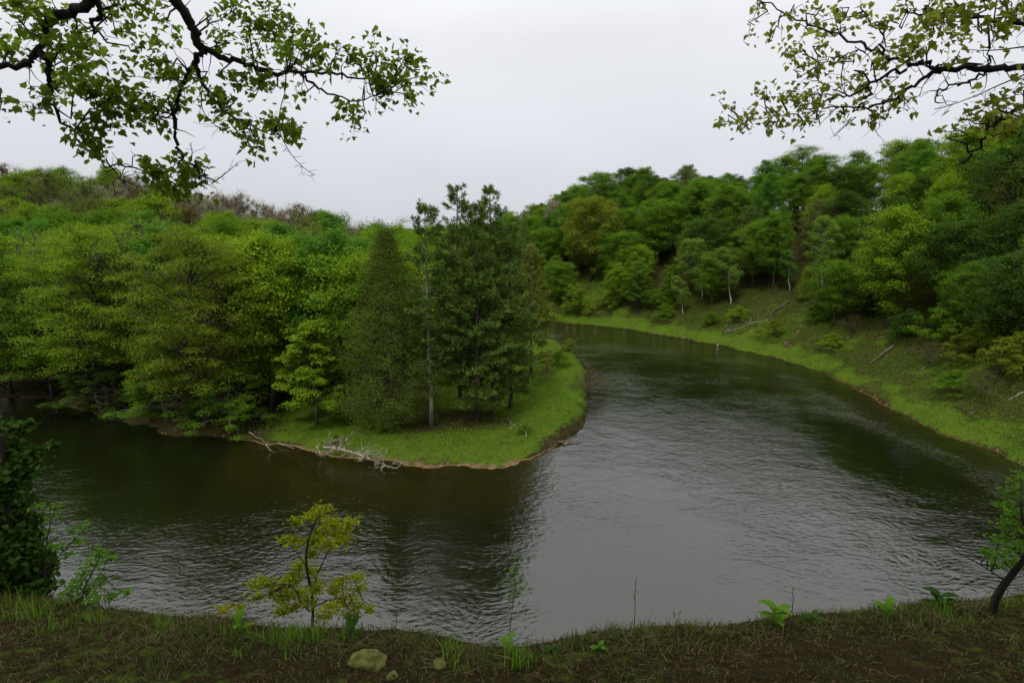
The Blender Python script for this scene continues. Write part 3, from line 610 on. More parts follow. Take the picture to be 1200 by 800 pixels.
WLABEL = {0: 'dark green broad maple, foot of right wood, near the right edge', 1: 'yellow green airy oak, middle of right wood, near the right edge', 2: 'mid green round maple, foot of right wood, above the brown twiggy bush', 3: 'dark green broad maple, middle of right wood, near the right edge, lower of two', 5: 'dark green broad maple, foot of right wood, above the brown twiggy bush', 6: 'olive thin leaved oak, middle of right wood, near the right edge', 7: 'mid green dense beech, middle of right wood, near the right edge', 8: 'mid green upright maple, middle of right wood, above the brown twiggy bush', 9: 'dark green broad maple, middle of right wood, near the right edge, upper of two', 12: 'mid green broad maple, foot of right wood, above the tall upright birch', 13: 'dark green round maple, middle of right wood, around the light forward maple', 14: 'bright green upright maple, middle of right wood, above the brown twiggy bush', 15: 'mid green round maple, top of right wood, near the right edge, lower of two', 16: 'mid green upright maple, top of right wood, near the right edge, lower of two', 18: 'dark green broad maple, middle of right wood, around the light forward maple', 19: 'dark green round maple, middle of right wood, above the brown twiggy bush', 20: 'bright green upright maple, top of right wood, above the brown twiggy bush', 21: 'fresh green slim maple, top of right wood, near the right edge', 22: 'mid green broad maple, middle of right wood, above the tall upright birch', 23: 'bright green upright maple, middle of right wood, around the light forward maple', 24: 'mid green upright maple, top of right wood, above the brown twiggy bush', 25: 'mid green upright maple, top of right wood, near the right edge, upper of two', 26: 'mid green round maple, top of right wood, near the right edge, upper of two', 27: 'olive thin leaved oak, middle of right wood, above the tall upright birch', 28: 'dark green round maple, middle of right wood, above the tall upright birch', 29: 'mid green broad maple, top of right wood, around the light forward maple, right of two', 30: 'fresh green slim maple, top of right wood, above the brown twiggy bush', 31: 'mid green broad maple, top of right wood, above the brown twiggy bush, right of two', 32: 'mid green broad maple, foot of right wood, above the leaning birches', 33: 'mid green round maple, middle of right wood, above the leaning birches, rightmost of 3', 34: 'mid green broad maple, middle of right wood, above the bent birch', 35: 'bright green upright maple, top of right wood, above the tall upright birch', 36: 'dark green broad maple, top of right wood, above the tall upright birch', 37: 'mid green broad maple, top of right wood, around the light forward maple, left of two', 38: 'mid green round maple, top of right wood, around the light forward maple', 39: 'mid green dense beech, foot of right wood, above the low rounded tree', 40: 'mid green round maple, foot of right wood, above the leaning birches', 41: 'dark green broad maple, middle of right wood, above the leaning birches', 42: 'yellow green airy oak, middle of right wood, above the leaning birches', 43: 'fresh green slim maple, middle of right wood, above the bent birch', 44: 'mid green dense beech, top of right wood, above the tall upright birch, upper of two', 45: 'mid green upright maple, top of right wood, above the tall upright birch', 46: 'bright green upright maple, top of right wood, around the light forward maple', 47: 'mid green broad maple, top of right wood, above the brown twiggy bush, left of two', 48: 'bright green upright maple, foot of right wood, around the domed oak', 49: 'mid green upright maple, middle of right wood, above the leaning birches, lower of two', 50: 'mid green round maple, middle of right wood, above the leaning birches, leftmost of 3', 51: 'mid green round maple, middle of right wood, above the leaning birches, second from left', 52: 'mid green upright maple, top of right wood, above the bent birch, lower of two', 53: 'mid green dense beech, top of right wood, above the tall upright birch, lower of two', 54: 'mid green upright maple, top of right wood, around the light forward maple', 55: 'mid green broad maple, foot of right wood, around the domed oak, left of two', 56: 'mid green upright maple, foot of right wood, around the domed oak', 57: 'mid green broad maple, foot of right wood, around the domed oak, right of two', 58: 'mid green broad maple, middle of right wood, above the low rounded tree, right of two', 59: 'mid green upright maple, middle of right wood, above the leaning birches, upper of two', 60: 'mid green dense beech, top of right wood, above the leaning birches, right of two', 61: 'fresh green slim maple, top of right wood, above the bent birch', 62: 'mid green upright maple, top of right wood, above the bent birch, upper of two', 63: 'mid green round maple, top of right wood, above the tall upright birch', 65: 'dark green broad maple, foot of right wood, above the pale bush, rightmost of 3', 66: 'mid green round maple, foot of right wood, above the pale bush', 67: 'mid green round maple, middle of right wood, around the domed oak, lower of two', 68: 'mid green broad maple, middle of right wood, around the domed oak', 69: 'mid green broad maple, middle of right wood, above the low rounded tree, left of two', 70: 'bright green upright maple, middle of right wood, above the leaning birches', 71: 'mid green upright maple, top of right wood, above the leaning birches, right of two', 72: 'dark green round maple, top of right wood, above the leaning birches, right of two', 73: 'mid green broad maple, top of right wood, above the bent birch', 74: 'mid green dense beech, top of right wood, above the bent birch', 75: 'fresh green slim maple, foot of right wood, above the pale bush', 76: 'mid green broad maple, middle of right wood, above the pale bush, lower of two', 77: 'fresh green slim maple, middle of right wood, around the domed oak, lower of two', 78: 'dark green broad maple, middle of right wood, around the domed oak', 79: 'mid green dense beech, middle of right wood, around the domed oak, right of two', 80: 'mid green round maple, top of right wood, above the low rounded tree, right of two', 81: 'mid green upright maple, top of right wood, above the leaning birches, left of two', 82: 'mid green dense beech, top of right wood, above the leaning birches, left of two', 83: 'mid green round maple, top of right wood, above the leaning birches', 84: 'bright green upright maple, top of right wood, above the bent birch', 85: 'dark green round maple, foot of right wood, above the pale bush', 86: 'dark green round maple, middle of right wood, above the pale bush, leftmost of 4', 87: 'dark green round maple, middle of right wood, above the pale bush, third from left', 88: 'mid green upright maple, middle of right wood, around the domed oak', 89: 'dark green broad maple, top of right wood, around the domed oak, right of two', 90: 'fresh green slim maple, top of right wood, above the low rounded tree', 91: 'dark green broad maple, top of right wood, above the low rounded tree, right of two', 92: 'olive thin leaved oak, top of right wood, above the leaning birches', 93: 'dark green broad maple, top of right wood, above the leaning birches', 94: 'dark green broad maple, foot of right wood, above the pale bush, leftmost of 3', 95: 'dark green broad maple, foot of right wood, above the pale bush, second from left', 96: 'mid green upright maple, middle of right wood, above the pale bush, rightmost of 3', 97: 'mid green round maple, middle of right wood, around the domed oak, upper of two', 98: 'mid green dense beech, middle of right wood, around the domed oak, left of two', 99: 'dark green broad maple, top of right wood, around the domed oak, left of two', 100: 'mid green upright maple, top of right wood, above the low rounded tree, right of two', 101: 'mid green broad maple, top of right wood, above the leaning birches', 102: 'dark green round maple, top of right wood, above the leaning birches, left of two', 103: 'dark green broad maple, middle of right wood, above the pale bush', 104: 'mid green round maple, middle of right wood, above the pale bush, left of two', 105: 'bright green upright maple, middle of right wood, above the pale bush', 106: 'fresh green slim maple, middle of right wood, around the domed oak, upper of two', 107: 'mid green broad maple, top of right wood, around the domed oak', 108: 'mid green upright maple, top of right wood, above the low rounded tree, left of two', 109: 'mid green round maple, top of right wood, above the low rounded tree, left of two', 111: 'mid green upright maple, middle of right wood, above the pale bush, second from left', 112: 'mid green broad maple, middle of right wood, above the pale bush, upper of two', 113: 'dark green round maple, middle of right wood, above the pale bush, rightmost of 4', 114: 'dark green round maple, top of right wood, around the domed oak', 116: 'dark green broad maple, top of right wood, above the low rounded tree, left of two', 117: 'mid green upright maple, middle of right wood, above the pale bush, leftmost of 3', 119: 'mid green round maple, middle of right wood, above the pale bush, right of two', 128: 'dark green round maple, middle of right wood, above the pale bush, second from left', 131: 'yellow green airy oak, middle of right wood, above the pale bush', 133: 'dark green wide beech, foot of right wood, near the right edge', 134: 'mid green upright maple, front of left wood, behind the young maple', 135: 'yellow green thin leaved oak, front of left wood, behind the yellowish beech', 136: 'fresh green slim maple, front of left wood, behind the layered beech', 137: 'bright green round maple, front of left wood, behind the layered beech', 138: 'bright green broad maple, front of left wood, behind the young maple', 139: 'yellow green dense beech, front of left wood, behind the layered beech', 140: 'bright green round maple, front of left wood, left of the young maple', 141: 'bright green round maple, front of left wood, behind the cedar', 142: 'mid green upright maple, middle of left wood, near the left edge', 143: 'yellow green thin leaved oak, middle of left wood, near the left edge', 144: 'yellow green dense beech, front of left wood, near the left edge', 145: 'yellow green dense beech, middle of left wood, behind the yellowish beech, right of two', 146: 'bright green round maple, middle of left wood, behind the layered beech', 148: 'fresh green slim maple, middle of left wood, left of the young maple', 149: 'bright green broad maple, middle of left wood, behind the young maple', 150: 'fresh green slim maple, middle of left wood, behind the young maple', 151: 'mid green wide beech, middle of left wood, behind the cedar', 153: 'bright green round maple, middle of left wood, near the left edge, left of two', 154: 'bright green round maple, middle of left wood, near the left edge, right of two', 155: 'bright green broad maple, middle of left wood, near the left edge', 156: 'yellow green dense beech, middle of left wood, behind the yellowish beech, left of two', 158: 'bright green broad maple, middle of left wood, behind the layered beech', 160: 'yellow green thin leaved oak, middle of left wood, behind the young maple', 162: 'mid green upright maple, middle of left wood, behind the cedar', 163: 'yellow green thin leaved oak, middle of left wood, behind the pines', 165: 'fresh green slim maple, back of left wood, near the left edge, second from left', 166: 'mid green wide beech, middle of left wood, near the left edge', 169: 'mid green upright maple, middle of left wood, behind the layered beech', 173: 'olive airy oak, middle of left wood, behind the young maple', 174: 'bright green round maple, middle of left wood, behind the cedar', 175: 'mid green wide beech, middle of left wood, behind the pines', 178: 'yellow green dense beech, back of left wood, near the left edge', 179: 'fresh green slim maple, back of left wood, near the left edge, rightmost of 3', 180: 'bright green round maple, back of left wood, behind the yellowish beech', 181: 'bright green broad maple, back of left wood, behind the yellowish beech', 183: 'mid green wide beech, back of left wood, behind the layered beech', 184: 'yellow green dense beech, back of left wood, left of the young maple', 185: 'olive airy oak, back of left wood, behind the young maple', 188: 'bright green round maple, back of left wood, behind the cedar', 189: 'fresh green slim maple, back of left wood, behind the pines', 192: 'fresh green slim maple, back of left wood, near the left edge, leftmost of 3', 193: 'mid green upright maple, back of left wood, near the left edge', 195: 'fresh green slim maple, back of left wood, behind the yellowish beech', 197: 'bright green round maple, back of left wood, behind the layered beech', 198: 'mid green upright maple, back of left wood, behind the layered beech, lower of two', 201: 'mid green upright maple, back of left wood, behind the young maple', 202: 'mid green wide beech, back of left wood, behind the cedar', 204: 'bright green broad maple, back of left wood, near the left edge', 205: 'mid green upright maple, back of left wood, behind the layered beech, upper of two', 206: 'fresh green slim maple, back of left wood, behind the young maple', 208: 'grey bare tree, left ridge crest, behind the layered beech, leftmost of 3', 209: 'small grey bare tree, left ridge face, behind the layered beech', 210: 'grey bare tree, left ridge crest, behind the layered beech, second from left', 211: 'grey bare tree, left ridge crest, behind the layered beech, rightmost of 3', 212: 'grey bare tree, left ridge face, behind the layered beech', 213: 'olive thin leaved oak, left ridge face, left of the young maple, left of two', 214: 'olive thin leaved oak, left ridge crest, behind the layered beech, right of two', 215: 'rusty brown airy oak, left ridge face, left of the young maple, left of two', 236: 'grey bare tree, left ridge face, near the left edge', 237: 'mid green upright maple, left ridge face, near the left edge, left of two', 239: 'mid green upright maple, left ridge face, behind the yellowish beech, right of two', 241: 'mid green upright maple, left ridge face, behind the layered beech', 243: 'mid green upright maple, left ridge face, left of the young maple', 246: 'rusty brown airy oak, left ridge face, behind the pines', 249: 'olive thin leaved oak, left ridge face, near the left edge', 250: 'yellow green round maple, left ridge face, near the left edge', 251: 'mid green upright maple, left ridge face, near the left edge, right of two', 252: 'mid green upright maple, left ridge face, behind the yellowish beech, left of two', 253: 'yellow green round maple, left ridge face, behind the layered beech, left of two', 254: 'rusty brown airy oak, left ridge face, behind the layered beech', 255: 'yellow green round maple, left ridge face, behind the layered beech, right of two', 257: 'rusty brown airy oak, left ridge face, left of the young maple, right of two', 258: 'olive thin leaved oak, left ridge face, behind the young maple', 265: 'yellow green round maple, left ridge crest, near the left edge, leftmost of 3', 266: 'grey bare tree, left ridge crest, near the left edge', 267: 'yellow green airy oak, left ridge crest, behind the yellowish beech, lower of two', 268: 'olive thin leaved oak, left ridge face, behind the yellowish beech', 269: 'rusty brown airy oak, left ridge face, behind the yellowish beech', 271: 'grey bare tree, left ridge face, left of the young maple', 272: 'yellow green round maple, left ridge face, behind the young maple', 273: 'yellow green airy oak, left ridge face, behind the young maple', 278: 'yellow green airy oak, left ridge crest, near the left edge, second from left', 279: 'yellow green airy oak, left ridge crest, near the left edge, third from left', 280: 'olive thin leaved oak, left ridge crest, near the left edge', 281: 'olive thin leaved oak, left ridge crest, behind the yellowish beech, left of two', 282: 'yellow green round maple, left ridge crest, behind the yellowish beech, lower of two', 283: 'olive thin leaved oak, left ridge crest, behind the layered beech, left of two', 286: 'grey bare tree, left ridge face, behind the young maple', 291: 'rusty brown airy oak, left ridge crest, near the left edge', 292: 'yellow green round maple, left ridge crest, near the left edge, second from left', 293: 'yellow green airy oak, left ridge crest, near the left edge, rightmost of 5', 294: 'grey bare tree, left ridge crest, behind the yellowish beech, left of two', 295: 'grey bare tree, left ridge crest, behind the yellowish beech, right of two', 296: 'rusty brown airy oak, left ridge crest, behind the yellowish beech, second from left', 297: 'yellow green round maple, left ridge crest, behind the layered beech', 298: 'olive thin leaved oak, left ridge face, left of the young maple, right of two', 305: 'yellow green airy oak, left ridge crest, near the left edge, leftmost of 5', 307: 'yellow green airy oak, left ridge crest, near the left edge, fourth from left', 308: 'mid green upright maple, left ridge crest, near the left edge, leftmost of 3', 309: 'mid green upright maple, left ridge crest, near the left edge, rightmost of 3', 310: 'yellow green round maple, left ridge crest, behind the yellowish beech, upper of two', 311: 'rusty brown airy oak, left ridge crest, behind the yellowish beech, rightmost of 3', 312: 'rusty brown airy oak, left ridge crest, behind the layered beech', 320: 'yellow green round maple, left ridge crest, near the left edge, rightmost of 3', 321: 'mid green upright maple, left ridge crest, near the left edge, second from left', 322: 'olive thin leaved oak, left ridge crest, behind the yellowish beech, right of two', 323: 'rusty brown airy oak, left ridge crest, behind the yellowish beech, leftmost of 3', 349: 'yellow green airy oak, left ridge crest, behind the yellowish beech, upper of two', 375: 'mid green round tree, far wood, behind the pines, lower of two', 376: 'mid green upright tree, far wood, behind the pines', 378: 'bright green upright tree, far wood, above the far bend, left of two', 380: 'mid green round tree, far wood, right of the cedar tip', 382: 'yellow green round tree, far wood, behind the pines', 383: 'olive round tree, far wood, above the far bend', 389: 'mid green round tree, far wood, behind the pines, upper of two', 391: 'mid green round tree, far wood, above the far bend', 393: 'bright green upright tree, far wood, above the far bend, right of two', 475: 'yellow green round tree, far wood, above the far bend'}
WI = [-1]
WGROUP = {'right': 'trees of the right hand slope', 'left': 'trees of the left wood', 'crest': 'trees of the left ridge', 'far': 'trees of the far woods'}
def wood(zone, pts, table, hmin, hmax, clear=3.4):
    for (x, y, hs) in pts:
        if any((x - a) ** 2 + (y - b) ** 2 < clear ** 2 for a, b, h in NAMEDP): 
            rng.random(3); continue
        key, lm = pick(rng, table); H = rng.uniform(hmin, hmax) * hs
        rz, zs = rng.uniform(0, 6.28), rng.uniform(.84, 1.16); WI[0] += 1
        if WI[0] in DROP: continue
        plant(key, x, y, H, rz, lm, WLABEL.get(WI[0], 'tree'), 'tree', WGROUP[zone], zs, zone); TREES[-1]['wi'] = WI[0]
def jgrid(x0, x1, y0, y1, st, jit=.38):
    X, Y = np.meshgrid(np.arange(x0, x1, st, dtype=float), np.arange(y0, y1, st * .9)); X[1::2] += st / 2
    X = X.astype(float); X = X + rng.uniform(-jit, jit, X.shape) * st; Y = Y + rng.uniform(-jit, jit, Y.shape) * st
    return X.ravel(), Y.ravel()
# right hand slope
x, y = jgrid(-30, 125, 20, 215, 7.3); z, sd, inn, inr = terrain(x, y)
u = 600 + FPX * x / y
line = 11 + 5 * vnoise(x, y, 22, 140) + 5 * sst(62, 45, y) - 4 * sst(104, 118, y)
k = (~inn) & (~inr) & (sd > line) & (sd < 52) & (u < 1300) & (u > 560) & (y > 30)
TR = [(('maple0', 'mid'), 3), (('maple1', 'mid'), 3), (('maple2', 'mid'), 3), (('maple3', 'fresh'), 2), (('maple0', 'dark'), 2), (('maple2', 'dark'), 2), (('maple1', 'bright'), 1.5), (('ash0', 'olive'), 1.3), (('ash1', 'yellow'), .9), (('beech1', 'mid'), 1.4)]
TRN = [(('maple0', 'dark'), 3), (('maple2', 'dark'), 3), (('maple1', 'dark'), 2), (('maple3', 'mid'), 2), (('ash0', 'olive'), 1.2), (('beech2', 'dark'), 2)]  # dark leaf mix puts the view's edge darkening into the leaf colour
pts = list(zip(x[k], y[k], np.where(sd[k] < line[k] + 6, .72, 1.0) * np.where(y[k] > 105, .88, 1)))
wood('right', [p for p in pts if p[1] >= 62], TR, 13, 19.5)
wood('right', [p for p in pts if p[1] < 62], TRN, 12.5, 18)
# left wood
x, y = jgrid(-150, 2, 52, 165, 6.6); z, sd, inn, inr = terrain(x, y); u = 600 + FPX * x / y
k = inn & (sd > 2.5) & (u > -60) & ((x < -13) | (y > 66)) & (x < -8 + 0 * y) & ((x < -24) | (y > 60)) & ~((np.abs(x + 6) < 8) & (y < 70))
TL = [(('maple0', 'bright'), 3), (('maple1', 'mid'), 2), (('maple2', 'bright'), 2.5), (('maple3', 'fresh'), 2), (('beech1', 'yellow'), 1.6), (('beech2', 'mid'), 1.2), (('ash0', 'yellow'), 1.6), (('ash1', 'olive'), 1.2)]
TLF = [(('ash0', 'olive'), 3), (('ash1', 'rust'), 1.8), (('bare0', 'grey'), 2.2), (('bare1', 'grey'), 2.2), (('maple1', 'mid'), 1.4), (('maple3', 'dark'), .8), (('ash1', 'yellow'), 1.2)]
pts = list(zip(x[k], y[k], np.ones(k.sum())))
wood('left', [p for p in pts if p[1] < 104], TL, 16.5, 21)
TLB = [(('bare0', 'grey'), 3), (('bare1', 'grey'), 3), (('ash0', 'olive'), 1.2), (('maple3', 'mid'), .5), (('ash1', 'rust'), .8)]
TLF = [(('ash0', 'olive'), 3), (('ash1', 'rust'), 1.6), (('ash1', 'yellow'), 2), (('bare0', 'grey'), .7), (('maple1', 'mid'), 1.6), (('maple0', 'yellow'), 1.4)]
wood('crest', [p for p in pts if p[1] >= 104 and p[0] > -.56 * p[1] and p[0] < -.41 * p[1] and p[1] > 116], TLB, 14, 18)
wood('crest', [p for p in pts if p[1] >= 104 and not (p[0] > -.56 * p[1] and p[0] < -.41 * p[1] and p[1] > 116)], TLF, 14, 19)
# far woods beyond the bend
x, y = jgrid(-230, 60, 190, 420, 13); z, sd, inn, inr = terrain(x, y); u = 600 + FPX * x / y
k = (~inr) & (sd > 6) & (u > 290) & (u < 690)
TF = [(('far0', 'mid'), 3), (('far1', 'mid'), 2), (('far0', 'olive'), 1.2), (('far1', 'bright'), 1.2), (('far0', 'yellow'), 1)]
wood('far', list(zip(x[k], y[k], np.ones(k.sum()))), TF, 13, 17, 0)
print('TREES', len(TREES))

# ------------------------------------------------------------------ grass, undergrowth and litter of the far banks
def blades(g, B, h, wd, rng, lean=.5, seg=2):
    n = len(B); az = rng.uniform(0, 2 * pi, n); dh = np.stack([np.cos(az), np.sin(az), np.zeros(n)], 1); sd = np.stack([-np.sin(az), np.cos(az), np.zeros(n)], 1)
    h = np.broadcast_to(h, (n,)); ln = np.abs(rng.normal(size=n)) * lean * h
    V = []
    for q in range(seg + 1):
        t = q / seg; c = B + np.array([0, 0, 1]) * (h * t)[:, None] + dh * (ln * t * t)[:, None]; c[:, 2] -= ln * t * t * .35; wq = wd * (1 - t) ** .7 * .5 + .0004
        V += [c - sd * wq, c + sd * wq]
    V = np.stack(V, 1); k = 2 * (seg + 1); base = np.arange(n)[:, None] * k
    F = np.concatenate([base + np.array([2 * q, 2 * q + 1, 2 * q + 3, 2 * q + 2]) for q in range(seg)])
    g.add(V.reshape(-1, 3), F)
rng = R_(5)
n = 260000
x = rng.uniform(-32, 75, n); y = rng.uniform(44, 150, n); keep = rng.random(n) < np.clip(70 / y, 0, 1) ** 1.2; x, y = x[keep], y[keep]
z, sd, inn, inr = terrain(x, y); gq, sq = cover(x, y, sd, inn, inr)
k = (rng.random(len(x)) < gq * .9) & (~inr) & (sd > .1) & (sd < 30); x, y, z = x[k], y[k], z[k]
hn = .14 + .16 * np.clip(vnoise(x, y, 2.5, 300) + .4, 0, 1.4); g = Geo(); q = R_(6)
blades(g, np.stack([x, y, z - .02], 1), hn * q.uniform(.6, 1.4, len(x)), .09, q, .7)
o = g.build('meadow_grass', LM['grass']); tag(o, 'bright green grass over the point and the foot of the right slope', 'grass', kind='stuff')
n = 120000; x = rng.uniform(-75, 95, n); y = rng.uniform(40, 150, n); z, sd, inn, inr = terrain(x, y); gq, sq = cover(x, y, sd, inn, inr)
k = (~inr) & (sd > .6) & (sd < 34) & ((gq < .62) | (rng.random(n) < .10)) & (rng.random(n) < np.where(inn, .4, 1.0) * np.clip(.75 + 1.2 * vnoise(x, y, 6, 310), 0, 1)); x, y, z = x[k], y[k], z[k]; n = len(x)
kk = np.repeat(np.arange(n), 7); q = R_(8); g = Geo(); m = len(kk)
leaves(g, np.stack([x[kk], y[kk], z[kk]], 1) + q.normal(size=(m, 3)) * [.28, .28, .0] + np.array([0, 0, 1]) * q.uniform(.03, .5, m)[:, None] * q.random(m)[:, None], q.normal(size=(m, 3)) * .5 + [0, 0, .8], q.uniform(.1, .24, m), q)
o = g.build('undergrowth', LM['under']); tag(o, 'low leafy undergrowth on the wooded slopes and forest floor', 'undergrowth', kind='stuff')

# ------------------------------------------------------------------ dead wood and stones of the banks
def log(name, a, b, r, m, label, cat='log', branches=0, sag=0.0, seed=0, blen=.8, twl=.35):
    rng = R_(seed); a, b = np.array(a, float), np.array(b, float); o = a.copy(); g = Geo()
    cv = curve(a - o, b - o, 9, sag, rng, .03 * np.linalg.norm(b - a) * .5); g.tubes(cv, r * np.linspace(1, .35, 9) * rng.uniform(.8, 1.15, 9) * .8, 8)
    L = np.linalg.norm(b - a)
    for q in range(branches):
        t = rng.uniform(.05, 1); p = np.array([np.interp(t, np.linspace(0, 1, 9), cv[:, d]) for d in range(3)])
        d = unit(rng.normal(size=3) * [1, 1, .7] + [0, 0, .35]); l = blen * rng.uniform(.4, 1.3); e = p + d * l
        c2 = curve(p, e, 5, rng.normal() * .1 * l, rng, .06 * l); g.tubes(c2, r * .3 * np.linspace(1, .3, 5), 5)
        for w_ in range(rng.integers(2, 6)):
            u = rng.uniform(.3, 1); pp = np.array([np.interp(u, np.linspace(0, 1, 5), c2[:, dd]) for dd in range(3)]); d3 = unit(d + rng.normal(size=3) * .8)
            g.tubes(curve(pp, pp + d3 * twl * rng.uniform(.5, 1.4), 4, 0, rng, .03), r * .13 * np.linspace(1, .35, 4), 4)
    ob = g.build(name, m, None, True); ob.location = o; return tag(ob, label, cat)
W = lambda px, py, z=0.15: pxw(px, py, z)
log('fallen_tree', W(379, 524, .9), W(462, 549, .15), .16, BK['drift'], 'bleached fallen tree with tangled dead branches in the shallows', 'dead tree', 46, .3, 1, 1.7, .6)
log('dead_branch', W(371, 523, 1.0), W(377, 536, .1), .09, BK['drift'], 'short pale dead stem leaning left of the fallen tree', 'branch', 2, 0, 2)
log('driftwood', W(292, 506, .9), W(318, 522, .05), .05, BK['drift'], 'long pale driftwood pole lying from the bank into the inlet', 'driftwood', 2, 0, 3)
log('driftwood', W(326, 519, .2), W(345, 525, .2), .07, BK['drift'], 'pale driftwood stick along the grass edge left of the fallen tree', 'driftwood', 1, 0, 4)
log('driftwood', W(312, 521, .6), W(317, 528, .1), .09, BK['drift'], 'stubby pale driftwood piece standing in the inlet', 'driftwood', 2, 0, 5)
log('sunken_log', W(654, 517, .25), W(682, 518, .05), .14, BK['rotten'], 'dark log poking from the eroded point into the river', 'log', 1, 0, 6)
log('dead_branch', W(604, 497, 1.3), W(596, 502, 1.1), .06, BK['drift'], 'pale dead branch on the ground right of the pines', 'branch', 3, 0, 7)
log('dead_branch', W(617, 511, 1.0), W(616, 500, 1.3), .05, BK['drift'], 'thin grey dead stem standing in the near meadow', 'branch', 3, 0, 8, .4)
def ground_log(name, pa, pb, r, m, label, **k):
    a, b = at(*pa), at(*pb); a[2] += r * .6; b[2] += r * .6; return log(name, a, b, r, m, label, 'log', **k)
ground_log('fallen_log', (924, 354), (900, 371), .24, BK['rotten'], 'dark fallen log beside a bare sandy scar below the bent birch', branches=2, seed=9)
ground_log('fallen_log', (1046, 408), (1018, 428), .30, BK['rotten'], 'dark thick fallen log on the near right slope', branches=2, seed=10)
ground_log('fallen_log', (1084, 431), (1072, 440), .09, BK['drift'], 'short pale log under the brown twiggy bush', branches=0, seed=11)
ground_log('fallen_pole', (1182, 436), (1152, 438), .08, BK['drift'], 'slim pale pole lying on the slope near the right edge', branches=1, seed=12)
ground_log('fallen_pole', (1198, 462), (1180, 470), .10, BK['drift'], 'pale pole lowest on the slope at the right edge', branches=1, seed=13)
ground_log('brush_pile', (900, 375), (845, 392), .10, BK['drift'], 'grey sunken fan of dead brush running down the slope to the water', branches=26, seed=14, blen=1.5, twl=.6)
def stone(name, p, r, m, label, seed, flat=.6, sub=3):
    import bmesh
    bm = bmesh.new(); bmesh.ops.create_icosphere(bm, subdivisions=sub, radius=1.0); rng = R_(seed); ph = rng.uniform(0, 6, 6)
    for v in bm.verts:
        c = v.co; k = 1 + .16 * sin(c.x * 2.3 + ph[0]) * sin(c.y * 2.7 + ph[1]) + .10 * sin(c.z * 4 + c.x * 3 + ph[2]) + .05 * sin(c.x * 9 + ph[3]) * sin(c.y * 8 + ph[4]) + .03 * sin(c.x * 19 + c.z * 15 + ph[5])
        v.co = (c.x * k * r * 1.25, c.y * k * r, c.z * k * r * flat)
    me = bpy.data.meshes.new(name); bm.to_mesh(me); bm.free()
    for f in me.polygons: f.use_smooth = True
    me.materials.append(m); o = bpy.data.objects.new(name, me); COL.objects.link(o); o.location = p; o.rotation_euler = (0, 0, seed); return tag(o, label, 'rock')
SM = barkmat('river_stone', (.09, .07, .05), (.19, .15, .105), 3, (1, 1, 1))
for q, (px, py, r, lab) in enumerate([(1014, 441, .17, 'small pale stone in the shallows at the right bank, lower of two'), (1017, 447, .2, 'pale stone in the shallows nearest the riffle'), (1034, 451, .16, 'pale stone at the right shore where the riffle begins'),
      (842, 404, .3, 'tan boulder at the waterline below the dead brush'), (853, 403, .42, 'broad tan slab at the waterline right of the tan boulder'), (1131, 513, .2, 'lone pale stone at the near end of the right shore')]):
    stone('stone', W(px, py, .0), r, SM, lab, q + 1, .4)

# ------------------------------------------------------------------ the bluff: boughs, saplings, plants, grass
LOBE = np.array([(0, 0), (.14, -.04), (.36, -.02), (.33, .14), (.54, .36), (.36, .40), (.36, .56), (.22, .60), (.16, .76), (0, .98)])
LEAF = np.vstack([LOBE, (LOBE * [-1, 1])[1:-1][::-1]])
def mapleleaves(g, c, n, size, rng, axis):
    N = len(c); n = unit(n); t = axis + rng.normal(size=(N, 3)) * .35; a = unit(t - n * (t * n).sum(1, keepdims=True)); b = np.cross(n, a)
    size = np.broadcast_to(size, (N,)); K = len(LEAF); s = size[:, None, None]
    V = c[:, None] + s * (LEAF[None, :, 0, None] * b[:, None] + LEAF[None, :, 1, None] * a[:, None] + (np.abs(LEAF[:, 0]) * .35 - LEAF[:, 1] ** 2 * .22)[None, :, None] * n[:, None])
    V = V.reshape(N * K, 3); i = np.arange(N)[:, None] * K
    h = len(LOBE)                             # two halves folded along the midrib
    g.add(V, i + np.arange(0, h)[None]); 
    g.f.append(g.n - N * K + i + np.array([h - 1] + list(range(h, K)) + [0])[None])
def polyline(pts, Y):                          # authored limb: pixel points with their forward distances
    return np.array([pxat(px, py, Yd) for (px, py), Yd in zip(pts, Y)])
def smooth(p, it=2):
    for _ in range(it):
        q = [p[0]]
        for a, b in zip(p[:-1], p[1:]): q += [.75 * a + .25 * b, .25 * a + .75 * b]
        p = np.array(q + [p[-1]])
    return p
